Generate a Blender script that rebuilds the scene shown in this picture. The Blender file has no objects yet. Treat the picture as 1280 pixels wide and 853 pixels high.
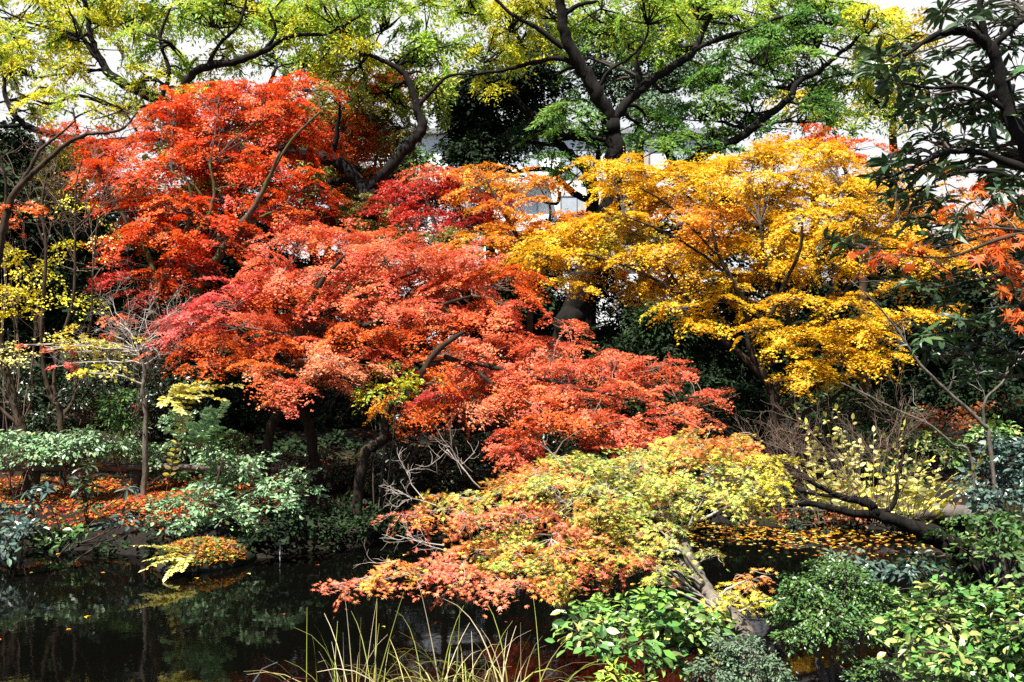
import bpy, math, random
import numpy as np
R = math.radians
rng = np.random.default_rng(11)
random.seed(5)
sc = bpy.context.scene
COL = sc.collection

# ------------------------------------------------------------------ camera, sky, sun, exposure
F = 1229.0                      # focal length in pixels of a 1280 px wide frame
EYE = 2.6
cam = bpy.data.cameras.new('camera'); cam_o = bpy.data.objects.new('camera', cam); COL.objects.link(cam_o)
cam_o.location = (0, 0, EYE); cam_o.rotation_euler = (R(90), 0, 0)
cam.sensor_width = 36; cam.lens = 36 * F / 1280; cam.clip_start = 0.05; cam.clip_end = 2000
sc.camera = cam_o
SUN_EL, SUN_AZ = 66, 40       # degrees above the horizon, degrees left of straight behind the camera
SUN_STRENGTH, SKY_STRENGTH, CLOUD, EXPOSURE = 5.0, 0.05, 7.0, 1.55
w = bpy.data.worlds.new('World'); sc.world = w; w.use_nodes = True
nt = w.node_tree; bg = nt.nodes['Background']
sky = nt.nodes.new('ShaderNodeTexSky'); sky.sky_type = 'NISHITA'; sky.sun_disc = False
sky.sun_elevation = R(SUN_EL); sky.sun_rotation = R(180 + SUN_AZ)
wtc = nt.nodes.new('ShaderNodeTexCoord'); wn = nt.nodes.new('ShaderNodeTexNoise'); wn.inputs['Scale'].default_value = 2.2
wn.inputs['Detail'].default_value = 6
wr = nt.nodes.new('ShaderNodeValToRGB'); wr.color_ramp.elements[0].position = .30; wr.color_ramp.elements[1].position = .5
wr.color_ramp.elements[0].color = (.8, .8, .8, 1)
wm = nt.nodes.new('ShaderNodeMix'); wm.data_type = 'RGBA'
wm.inputs[7].default_value = (CLOUD, CLOUD * 1.005, CLOUD * 1.03, 1)
nt.links.new(wtc.outputs['Generated'], wn.inputs['Vector']); nt.links.new(wn.outputs['Fac'], wr.inputs['Fac'])
wx_ = nt.nodes.new('ShaderNodeSeparateXYZ'); wz = nt.nodes.new('ShaderNodeMapRange'); wz.interpolation_type = 'SMOOTHSTEP'
wz.inputs['From Min'].default_value = .36; wz.inputs['From Max'].default_value = .62; wz.inputs['To Min'].default_value = 1; wz.inputs['To Max'].default_value = .22   # cloud thinned overhead, out of view, to cut ambient light
wmul = nt.nodes.new('ShaderNodeMath'); wmul.operation = 'MULTIPLY'; wmu2 = nt.nodes.new('ShaderNodeMath'); wmu2.operation = 'MULTIPLY'
wy = nt.nodes.new('ShaderNodeMapRange'); wy.interpolation_type = 'SMOOTHSTEP'; wy.inputs['From Min'].default_value = -.1; wy.inputs['From Max'].default_value = .55; wy.inputs['To Min'].default_value = .15   # cloud kept ahead only; unseen sky behind made clear to weaken frontal ambient
nt.links.new(wx_.outputs['Y'], wy.inputs['Value'])
nt.links.new(wtc.outputs['Generated'], wx_.inputs[0]); nt.links.new(wx_.outputs['Z'], wz.inputs['Value'])
nt.links.new(wr.outputs['Color'], wmul.inputs[0]); nt.links.new(wz.outputs[0], wmul.inputs[1]); nt.links.new(wmul.outputs[0], wmu2.inputs[0]); nt.links.new(wy.outputs[0], wmu2.inputs[1]); nt.links.new(wmu2.outputs[0], wm.inputs[0]); nt.links.new(sky.outputs['Color'], wm.inputs[6])
nt.links.new(wm.outputs[2], bg.inputs['Color']); bg.inputs['Strength'].default_value = SKY_STRENGTH
sun = bpy.data.lights.new('sun', 'SUN'); sun.energy = SUN_STRENGTH; sun.angle = R(.6); sun.color = (1, .95, .87)
sun_o = bpy.data.objects.new('sun', sun); COL.objects.link(sun_o)
sun_o.rotation_euler = (R(90 - SUN_EL), 0, R(-SUN_AZ))
sc.view_settings.view_transform = 'Standard'; sc.view_settings.look = 'None'
sc.view_settings.exposure = EXPOSURE; sc.view_settings.gamma = 1; sc.view_settings.use_curve_mapping = False
cy = sc.cycles
cy.max_bounces = 6; cy.diffuse_bounces = 2; cy.glossy_bounces = 2; cy.transmission_bounces = 3; cy.transparent_max_bounces = 4
cy.use_denoising = False; cy.sample_clamp_indirect = 6; cy.caustics_reflective = False; cy.caustics_refractive = False
cy.use_adaptive_sampling = False

# ------------------------------------------------------------------ terrain heights
def sm(x): x = np.clip(x, 0, 1); return x * x * (3 - 2 * x)
def far_edge(x):
    x = np.asarray(x, float)
    return np.interp(x, [-30, -8, -4.6, -3.6, -2.6, -1, 1, 3, 4, 7, 10, 30],
                     [12.4, 12.3, 12.1, 11.4, 12.1, 12.9, 13.6, 14.1, 13.7, 13.3, 12.6, 11]) + .12 * np.sin(3.1 * x) + .07 * np.sin(7.3 * x + 1)
def near_edge(x):
    x = np.asarray(x, float)
    return np.interp(x, [-30, -2, -.5, .5, 1.5, 2.5, 3.2, 4.2, 6, 30], [5, 5, 5.3, 6.0, 6.9, 7.3, 8.3, 9.5, 10.4, 10.8]) + .1 * np.sin(3.7 * x + 2)
def height(x, y):
    x = np.asarray(x, float); y = np.asarray(y, float)
    d = y - far_edge(x); n = near_edge(x) - y
    zf = np.interp(d, [0, .4, 1.2, 3, 5, 10, 20, 40, 100, 400], [0, .26, .42, .5, .72, 1.25, 1.9, 2.4, 3.2, 4])
    zn = np.interp(n, [0, .6, 1.5, 3, 8, 100], [0, .35, .68, .92, 1.0, 1.2])
    inside = np.minimum(np.maximum(-d, 0), np.maximum(-n, 0))
    z = np.where(d > 0, zf, np.where(n > 0, zn, -.7 * sm(inside / 1.0)))
    bump = .05 * np.sin(1.7 * x + .6 * y) + .04 * np.sin(2.9 * y - 1.3 * x) + .03 * np.sin(5.1 * x + 4.3 * y)
    return z + bump * sm(np.maximum(d, n) / 1.0) - .02
def gz(x, y): return float(height(x, y))
def P(px, py, Y):
    return np.array([(px - 640) / F * Y, Y, EYE - (py - 426.5) / F * Y])
def PG(px, Y):
    x = (px - 640) / F * Y
    return np.array([x, Y, gz(x, Y)])

# ------------------------------------------------------------------ materials
def mat(name):
    m = bpy.data.materials.new(name); m.use_nodes = True
    return m, m.node_tree, m.node_tree.nodes['Principled BSDF']
def leaf_mat(name, trans=.3, rough=.45, spec=.5):
    m, t, b = mat(name)
    a = t.nodes.new('ShaderNodeAttribute'); a.attribute_name = 'leaf_colour'
    b.inputs['Roughness'].default_value = rough; b.inputs['Specular IOR Level'].default_value = spec
    t.links.new(a.outputs['Color'], b.inputs['Base Color'])
    tr = t.nodes.new('ShaderNodeBsdfTranslucent'); mx = t.nodes.new('ShaderNodeMixShader'); mx.inputs[0].default_value = trans
    t.links.new(a.outputs['Color'], tr.inputs['Color'])
    t.links.new(b.outputs[0], mx.inputs[1]); t.links.new(tr.outputs[0], mx.inputs[2])
    t.links.new(mx.outputs[0], t.nodes['Material Output'].inputs['Surface'])
    return m
def bark_mat(name, c1, c2, scale=9, bump=.6, moss=None):
    m, t, b = mat(name)
    tc = t.nodes.new('ShaderNodeTexCoord'); mp = t.nodes.new('ShaderNodeMapping'); mp.inputs['Scale'].default_value = (1, 1, .25)
    n = t.nodes.new('ShaderNodeTexNoise'); n.inputs['Scale'].default_value = scale; n.inputs['Detail'].default_value = 8; n.inputs['Roughness'].default_value = .65
    r = t.nodes.new('ShaderNodeValToRGB'); r.color_ramp.elements[0].color = (*c1, 1); r.color_ramp.elements[1].color = (*c2, 1)
    r.color_ramp.elements[0].position = .35; r.color_ramp.elements[1].position = .68
    t.links.new(tc.outputs['Object'], mp.inputs['Vector']); t.links.new(mp.outputs[0], n.inputs['Vector']); t.links.new(n.outputs['Fac'], r.inputs['Fac'])
    out = r.outputs['Color']
    if moss:
        n2 = t.nodes.new('ShaderNodeTexNoise'); n2.inputs['Scale'].default_value = 2.5; n2.inputs['Detail'].default_value = 4
        r2 = t.nodes.new('ShaderNodeValToRGB'); r2.color_ramp.elements[0].position = .45; r2.color_ramp.elements[1].position = .6
        mx = t.nodes.new('ShaderNodeMix'); mx.data_type = 'RGBA'; mx.inputs[7].default_value = (*moss, 1)
        t.links.new(tc.outputs['Object'], n2.inputs['Vector']); t.links.new(n2.outputs['Fac'], r2.inputs['Fac'])
        t.links.new(r2.outputs['Color'], mx.inputs[0]); t.links.new(out, mx.inputs[6]); out = mx.outputs[2]
    t.links.new(out, b.inputs['Base Color']); b.inputs['Roughness'].default_value = .9; b.inputs['Specular IOR Level'].default_value = .15
    bp = t.nodes.new('ShaderNodeBump'); bp.inputs['Strength'].default_value = bump; bp.inputs['Distance'].default_value = .06
    t.links.new(n.outputs['Fac'], bp.inputs['Height']); t.links.new(bp.outputs[0], b.inputs['Normal'])
    return m
def plain_mat(name, c, rough=.7, spec=.4, noise=.25, scale=6):
    m, t, b = mat(name)
    tc = t.nodes.new('ShaderNodeTexCoord'); n = t.nodes.new('ShaderNodeTexNoise'); n.inputs['Scale'].default_value = scale; n.inputs['Detail'].default_value = 6
    r = t.nodes.new('ShaderNodeValToRGB')
    r.color_ramp.elements[0].color = (*[v * (1 - noise) for v in c], 1); r.color_ramp.elements[1].color = (*[min(1, v * (1 + noise)) for v in c], 1)
    r.color_ramp.elements[0].position = .3; r.color_ramp.elements[1].position = .7
    t.links.new(tc.outputs['Object'], n.inputs['Vector']); t.links.new(n.outputs['Fac'], r.inputs['Fac']); t.links.new(r.outputs['Color'], b.inputs['Base Color'])
    b.inputs['Roughness'].default_value = rough; b.inputs['Specular IOR Level'].default_value = spec
    return m
M = dict(
    thin=leaf_mat('thin_maple_leaf', .3, .5, .35), locust=leaf_mat('pinnate_leaf', .5, .5, .3),
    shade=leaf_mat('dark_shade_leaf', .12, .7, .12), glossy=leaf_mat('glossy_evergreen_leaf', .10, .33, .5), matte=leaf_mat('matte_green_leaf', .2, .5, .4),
    straw=leaf_mat('dry_leaf', .2, .6, .3),
    bark_black=bark_mat('dark_old_bark', (.004, .0035, .003), (.015, .012, .010), 7),
    bark_brown=bark_mat('brown_maple_bark', (.025, .017, .011), (.085, .058, .038), 9),
    bark_dark=bark_mat('dark_maple_bark', (.012, .009, .006), (.045, .032, .022), 9),
    bark_grey=bark_mat('grey_maple_bark', (.055, .045, .035), (.19, .165, .135), 12),
    bark_moss=bark_mat('mossy_bark', (.035, .026, .018), (.12, .09, .065), 9, moss=(.07, .07, .02)),
    twig_grey=plain_mat('grey_twig_bark', (.34, .30, .26), .8), twig_dark=plain_mat('dark_twig_bark', (.05, .036, .027), .85),
    twig_brown=plain_mat('brown_twig_bark', (.15, .10, .07), .85),
    log=bark_mat('weathered_log_wood', (.06, .05, .042), (.17, .15, .13), 6),
    white=plain_mat('white_render', (.80, .80, .79), .8, .3, .04), grey=plain_mat('grey_metal_frame', (.25, .26, .27), .5),
    glass=plain_mat('window_glass', (.42, .46, .50), .12, .5, .1), terracotta=plain_mat('terracotta_panel', (.5, .17, .12), .8),
    stake=plain_mat('white_painted_stake', (.42, .42, .40), .6), red=plain_mat('red_ribbon_cloth', (.6, .03, .03), .7),
    rock=bark_mat('mossy_stone', (.02, .018, .016), (.06, .055, .05), 5, moss=(.014, .016, .005)),
)

# ------------------------------------------------------------------ mesh helpers
def link(name, me, m, parent=None, loc=(0, 0, 0)):
    o = bpy.data.objects.new(name, me); COL.objects.link(o); o.location = loc
    if m is not None: me.materials.append(m)
    if parent is not None: o.parent = parent
    return o
def np_mesh(name, V, faces, smooth=False, fcol=None):
    """faces: list of (n, k) index arrays"""
    me = bpy.data.meshes.new(name)
    V = np.asarray(V, np.float32); me.vertices.add(len(V)); me.vertices.foreach_set('co', V.ravel())
    idx = np.concatenate([f.ravel() for f in faces]).astype(np.int32)
    cnt = np.concatenate([np.full(len(f), f.shape[1]) for f in faces]).astype(np.int32)
    me.loops.add(len(idx)); me.loops.foreach_set('vertex_index', idx)
    me.polygons.add(len(cnt)); me.polygons.foreach_set('loop_start', (np.cumsum(cnt) - cnt).astype(np.int32))
    try: me.polygons.foreach_set('loop_total', cnt)
    except Exception: pass
    me.polygons.foreach_set('use_smooth', np.full(len(cnt), smooth))
    if fcol is not None:
        at = me.attributes.new('leaf_colour', 'FLOAT_COLOR', 'FACE')
        at.data.foreach_set('color', np.concatenate([fcol, np.ones((len(fcol), 1))], 1).astype(np.float32).ravel())
    me.update(calc_edges=True); me.validate()
    return me
def norm(v): return v / np.maximum(np.linalg.norm(v, axis=-1, keepdims=True), 1e-9)
def tubes(C, r, S=5):
    """C (M,K,3), r (M,K) -> V, faces"""
    C = np.asarray(C, float); Mn, K, _ = C.shape; r = np.broadcast_to(r, (Mn, K))
    T = norm(np.gradient(C, axis=1))
    mean = norm(T.mean(1)); ref = np.where(np.abs(mean[:, 2:3]) > .8, np.array([[1., .13, 0]]), np.array([[0, .1, 1.]]))
    A = norm(np.cross(T, ref[:, None, :])); B = np.cross(T, A)
    th = np.arange(S) * 2 * np.pi / S
    V = C[:, :, None] + r[:, :, None, None] * (A[:, :, None] * np.cos(th)[:, None] + B[:, :, None] * np.sin(th)[:, None])
    i = np.arange(Mn)[:, None, None] * K * S + np.arange(K - 1)[None, :, None] * S; j = np.arange(S); j2 = (j + 1) % S
    f = np.stack([i + j, i + j2, i + S + j2, i + S + j], -1).reshape(-1, 4)
    caps = (np.arange(Mn)[:, None] * K * S + (K - 1) * S + j)
    return V.reshape(-1, 3), [f, caps]
def merge(parts):
    Vs, Fs, o = [], [], 0
    for V, fl in parts:
        Vs.append(V); Fs += [f + o for f in fl]; o += len(V)
    return np.concatenate(Vs), Fs
def catmull(p, n):
    p = np.asarray(p, float); q = np.concatenate([[2 * p[0] - p[1]], p, [2 * p[-1] - p[-2]]]); out = []
    for i in range(len(p) - 1):
        t = np.linspace(0, 1, n, endpoint=False)[:, None]; a, b, c, d = q[i:i + 4]
        out.append(.5 * (2 * b + (c - a) * t + (2 * a - 5 * b + 4 * c - d) * t ** 2 + (3 * b - a - 3 * c + d) * t ** 3))
    return np.concatenate(out + [p[-1:]])
# leaf outlines: verts (x across, y along, z fold), faces
def _star(lobes):
    v = [(0, 0, 0)]
    pts = []
    for k, (a, l) in enumerate(lobes):
        pts.append((math.sin(R(a)) * l, .3 + math.cos(R(a)) * l * .75, -.06 * l * (abs(a) > 20)))
        if k < len(lobes) - 1:
            a2 = (a + lobes[k + 1][0]) / 2; pts.append((math.sin(R(a2)) * .2, .3 + math.cos(R(a2)) * .2, .02))
    return np.array(v + pts), [np.arange(len(pts) + 1)[None]]
LEAF = dict(
    kite=(np.array([(0, 0, 0), (.33, .45, .04), (0, 1, -.05), (-.33, .45, .04)]), [np.array([[0, 1, 2, 3]])]),
    slim=(np.array([(0, 0, 0), (.17, .4, .02), (0, 1, -.08), (-.17, .4, .02)]), [np.array([[0, 1, 2, 3]])]),
    oval=(np.array([(0, 0, 0), (.25, .3, .06), (.22, .68, .05), (0, 1, -.08), (-.22, .68, .05), (-.25, .3, .06), (0, .5, -.02)]),
          [np.array([[0, 1, 6], [0, 6, 5], [2, 3, 6], [6, 3, 4], [1, 2, 6], [6, 4, 5]])]),
    lance=(np.array([(0, 0, 0), (.13, .35, .04), (.12, .68, .0), (0, 1, -.14), (-.12, .68, .0), (-.13, .35, .04), (0, .5, -.02)]),
           [np.array([[0, 1, 6], [0, 6, 5], [2, 3, 6], [6, 3, 4], [1, 2, 6], [6, 4, 5]])]),
    star=_star([(-75, .62), (0, .9), (75, .62)]),
    star5=_star([(-105, .5), (-50, .78), (0, .95), (50, .78), (105, .5)]),
    star7=_star([(-130, .42), (-85, .68), (-42, .88), (0, 1), (42, .88), (85, .68), (130, .42)]),
)
NLEAF = [0]; FAN = dict(star=.8, star5=.8, star7=.8); TILT = .16
LSC = dict(star=.78, star5=.74, star7=.68)
DENS = dict(star=3.6, star5=3.8, star7=2.6, slim=2.6, kite=3.2, oval=2.6, lance=1)
def leaves(pos, n, d, s, col, kind):
    """pos, n, d (N,3); s (N,); col (N,3) -> V, faces, face colours"""
    lv, lf = LEAF[kind]; N = len(pos); NLEAF[0] += N
    n = norm(n); y = norm(d - n * (d * n).sum(1, keepdims=True)); x = np.cross(y, n)
    curl = rng.normal(1, .6, (N, 1, 1))
    V = pos[:, None] + s[:, None, None] * (x[:, None] * lv[None, :, :1] + y[:, None] * lv[None, :, 1:2] + n[:, None] * lv[None, :, 2:] * curl)
    off = (np.arange(N) * len(lv))[:, None, None]
    fs = [(f[None] + off).reshape(-1, f.shape[1]) for f in lf]
    fc = [np.repeat(col, len(f), 0) for f in lf]
    return V.reshape(-1, 3), fs, np.concatenate(fc)
def tag(o, label, cat, group=None, kind=None):
    if label: o['label'] = label
    if cat: o['category'] = cat
    if group: o['group'] = group
    if kind: o['kind'] = kind
    return o
def empty(name, loc, label, cat, group=None):
    o = bpy.data.objects.new(name, None); COL.objects.link(o); o.location = loc; o.empty_display_size = .2
    return tag(o, label, cat, group)

# leaf colours (base colour of the leaf itself, linear)
PAL = dict(
    yg=[(.62, .58, .03), (.45, .54, .06), (.30, .46, .08), (.66, .58, .03)], yel=[(.76, .66, .03), (.68, .62, .05), (.55, .58, .06)],
    grn=[(.10, .24, .05), (.15, .30, .06), (.20, .34, .05)], lime=[(.36, .52, .06), (.5, .58, .06), (.25, .42, .07)],
    red=[(.76, .10, .012), (.78, .15, .016), (.70, .06, .012)], dred=[(.46, .025, .014), (.55, .04, .016), (.40, .03, .012)],
    sal=[(.80, .17, .075), (.80, .21, .07), (.72, .12, .06)], salo=[(.74, .16, .022), (.70, .12, .02), (.62, .11, .015)], pch=[(.76, .28, .13), (.74, .21, .09)],
    pink=[(.76, .14, .11), (.70, .09, .07)],
    olv=[(.20, .20, .03), (.14, .17, .03), (.28, .16, .02)], org=[(.74, .27, .018), (.72, .21, .018), (.70, .33, .022)],
    gold=[(.84, .46, .012), (.82, .40, .012), (.84, .53, .02), (.78, .45, .015)], goldo=[(.78, .33, .018), (.76, .28, .022)],
    goldg=[(.55, .40, .02), (.45, .38, .03)],
    fyg=[(.52, .52, .08), (.38, .47, .10), (.60, .48, .07), (.30, .40, .08), (.66, .28, .07), (.50, .54, .11)], forg=[(.68, .24, .04), (.64, .34, .05), (.66, .18, .05), (.55, .48, .06)], fsal=[(.76, .20, .10), (.72, .15, .08), (.74, .27, .09), (.70, .19, .10)],
    fyel=[(.66, .55, .05), (.6, .52, .06)],
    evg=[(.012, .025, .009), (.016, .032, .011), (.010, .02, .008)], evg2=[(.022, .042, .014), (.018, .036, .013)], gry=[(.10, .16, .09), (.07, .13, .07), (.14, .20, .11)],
    mid=[(.07, .15, .035), (.05, .11, .03), (.10, .18, .04)], pale=[(.19, .32, .15), (.13, .24, .11), (.24, .36, .18)], brt=[(.11, .24, .05), (.06, .15, .03), (.20, .31, .08), (.28, .30, .08), (.09, .2, .04)],
    blu=[(.05, .09, .07), (.07, .12, .09)], rho=[(.035, .075, .025), (.05, .095, .03), (.03, .06, .025)],
    lem=[(.66, .60, .16), (.74, .68, .26), (.58, .53, .08)], gin=[(.62, .52, .02), (.6, .48, .02)], brn=[(.25, .07, .02), (.35, .10, .02), (.18, .08, .03)],
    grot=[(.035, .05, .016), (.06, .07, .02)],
)
for _k in ('evg', 'evg2', 'mid'): PAL[_k] = [tuple(v) for v in PAL[_k]]

def crown_geom(pads3, leaf, ls, cover, spray, up, jit, shell, whorl=False, droop=.35, fine=0, fan=0, curves=None):
    """pads3: list of (centre, radii, palette, cover factor). Returns leaf mesh arrays and twig curves"""
    LP, LN, LD, LC, LS, tw = [], [], [], [], [], []; ls = ls * LSC.get(leaf, 1)
    lv = LEAF[leaf][0]; la = {'kite': .33, 'slim': .17, 'oval': .36, 'lance': .2, 'star': .45, 'star5': .55, 'star7': .62}[leaf] * ls * ls
    for ip, (C, Rr, pal, cv) in enumerate(pads3):
        area = math.pi * Rr[0] * max(Rr[2], .5 * Rr[1] * .35)
        nl = max(6, int(area / la * cover * cv * DENS[leaf]))
        sp = min(spray, .75 * Rr[0] + .02)
        per = max(5, int(math.pi * sp * sp * .55 / la)) if not whorl else 9
        ns = max(2, int(round(nl / per))); per = max(4, nl // ns) if not whorl else 9
        u = norm(rng.normal(size=(ns, 3))); u[:, 2] = np.where(u[:, 2] < -.25, -u[:, 2], u[:, 2]); u = norm(u)
        rad = shell + (1.0 - shell) * rng.random((ns, 1)) ** .6
        edge = norm(u * np.array([1, 1, .4]))
        Sc = C + u * Rr * rad * rng.uniform(.75, 1.3, (ns, 1))
        tl = rng.normal(0, TILT, 2); rho = ((u[:, :2] * rad) ** 2).sum(1)
        Sc[:, 2] += (u[:, 0] * tl[0] * Rr[0] + u[:, 1] * tl[1] * Rr[1]) * rad[:, 0] - .22 * rho * min(Rr[0], .6) + rng.normal(0, .3, ns) * Rr[2]
        n0 = norm(norm(u / Rr) * .55 + np.array([0, 0, up]) + rng.normal(0, .22, (ns, 3)))
        srad = sp * rng.uniform(.6, 1.25, (ns, 1))
        # basis in the spray plane
        a = norm(np.cross(n0, np.array([.31, .77, .2]))); b = np.cross(n0, a)
        if whorl:
            th = (np.arange(per) * 2 * np.pi / per)[None] + rng.uniform(0, 6.28, (ns, 1)) + rng.normal(0, .2, (ns, per))
            dirn = a[:, None] * np.cos(th)[..., None] + b[:, None] * np.sin(th)[..., None]
            pos = Sc[:, None] + dirn * .01 + rng.normal(0, .012, (ns, per, 3))
            dd = dirn + n0[:, None] * rng.uniform(-.5, .45, (ns, per, 1)) + np.array([0, 0, -.25])
            nn = n0[:, None] + rng.normal(0, .25, (ns, per, 3))
        elif fan:
            o = norm(np.stack([u[:, 0], u[:, 1], 0 * u[:, 0]], 1) + rng.normal(0, .45, (ns, 3)) * (1, 1, .2)); o = norm(o - n0 * (o * n0).sum(1, keepdims=True)); sd = np.cross(n0, o)
            k = rng.integers(0, 7, (ns, per)); phi = (k - 3) * fan / 3 + rng.normal(0, .07, (ns, per)); t = rng.random((ns, per)) ** .8; sg = rng.choice([-1., 1.], (ns, per))
            lk = srad * 2.1 * (1 - .07 * np.abs(k - 3)) * rng.uniform(.85, 1.1, (ns, per)); tw_d = o[:, None] * np.cos(phi)[..., None] + sd[:, None] * np.sin(phi)[..., None]; tw_p = -o[:, None] * np.sin(phi)[..., None] + sd[:, None] * np.cos(phi)[..., None]
            rr = t * lk - .5 * srad
            pos = Sc[:, None] + tw_d * rr[..., None] + tw_p * (sg * ls * .35 * rng.random((ns, per)))[..., None] - n0[:, None] * (droop * np.maximum(rr, 0) ** 2 / np.maximum(2.2 * srad, .01))[..., None] + n0[:, None] * rng.normal(0, .05, (ns, per, 1)) * srad[:, :, None]
            dd = tw_d * .8 + tw_p * (sg * rng.uniform(.1, 1.2, (ns, per)))[..., None] + np.array([0, 0, -.25]) + rng.normal(0, .2, (ns, per, 3))
            nn = n0[:, None] + rng.normal(0, jit, (ns, per, 3))
        else:
            th = rng.uniform(0, 2 * np.pi, (ns, per)); q = np.sqrt(rng.random((ns, per))) * (1 + .25 * np.sin(3 * th + rng.uniform(0, 6, (ns, 1))))
            dirn = a[:, None] * np.cos(th)[..., None] + b[:, None] * np.sin(th)[..., None]
            rr = q * srad
            pos = Sc[:, None] + dirn * rr[..., None] - n0[:, None] * (droop * rr ** 2 / np.maximum(srad, .01))[..., None] + rng.normal(0, .12, (ns, per, 3)) * n0[:, None] * srad[:, :, None]
            dd = dirn * .7 + edge[:, None] * .8 + rng.normal(0, .45, (ns, per, 3)) + np.array([0, 0, -.35])
            nn = n0[:, None] + rng.normal(0, jit, (ns, per, 3))
        pc = np.array(PAL[pal])
        ci = rng.integers(0, len(pc), ns); base = pc[ci][:, None] * np.exp(rng.normal(0, .13, (ns, 1, 1)))
        mixl = rng.random((ns, per, 1)) < .35
        base = np.where(mixl, pc[rng.integers(0, len(pc), (ns, per))], base)
        col = base * np.exp(rng.normal(0, .16, (ns, per, 1))) * np.exp(rng.normal(0, .08, (ns, per, 3)))
        wil = rng.random((ns, per, 1)) < .06; col = np.where(wil, col * np.array([.55, .45, .6]), col)   # a few withered leaves
        LP.append(pos.reshape(-1, 3)); LN.append(nn.reshape(-1, 3)); LD.append(dd.reshape(-1, 3)); LC.append(np.clip(col.reshape(-1, 3), 0, .85))
        LS.append((ls * rng.uniform(.5, 1.3, (ns, per))).ravel())
        A = curves[ip][rng.integers(4, 8, ns)]; t = np.linspace(0, 1, 5)[None, :, None]
        mid = (A + Sc) / 2 - np.array([0, 0, .12]) * Rr[2] + rng.normal(0, .06, (ns, 3)) * Rr[0]
        tw.append((1 - t) ** 2 * A[:, None] + 2 * t * (1 - t) * mid[:, None] + t * t * Sc[:, None])
        if fine:
            for _ in range(fine):
                k = rng.integers(0, per, ns); E = pos[np.arange(ns), k]; m2 = (Sc + E) / 2 + rng.normal(0, .02, (ns, 3))
                tw.append((1 - t) ** 2 * Sc[:, None] + 2 * t * (1 - t) * m2[:, None] + t * t * E[:, None])
    cat = np.concatenate
    return leaves(cat(LP), cat(LN), cat(LD), cat(LS), cat(LC), leaf), tw

def branchy(p, d, L, r, level, out, spread=.7, n=4, upb=.05, wob=.18):
    d = d / np.linalg.norm(d); K = 6; pts = [np.array(p, float)]; dd = d.copy()
    for _ in range(K - 1):
        dd = dd + rng.normal(0, wob, 3) + np.array([0, 0, upb]); dd /= np.linalg.norm(dd); pts.append(pts[-1] + dd * L / (K - 1))
    pts = np.array(pts); out.append((pts, np.linspace(r, r * .45, K)))
    if level > 0:
        for _ in range(n):
            k = random.randint(1, K - 1); t = norm((pts[k] - pts[k - 1])[None])[0]
            branchy(pts[k], t + rng.normal(0, spread, 3), L * random.uniform(.4, .7), max(r * .55, .0012), level - 1, out, spread, n, upb, wob)

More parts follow.
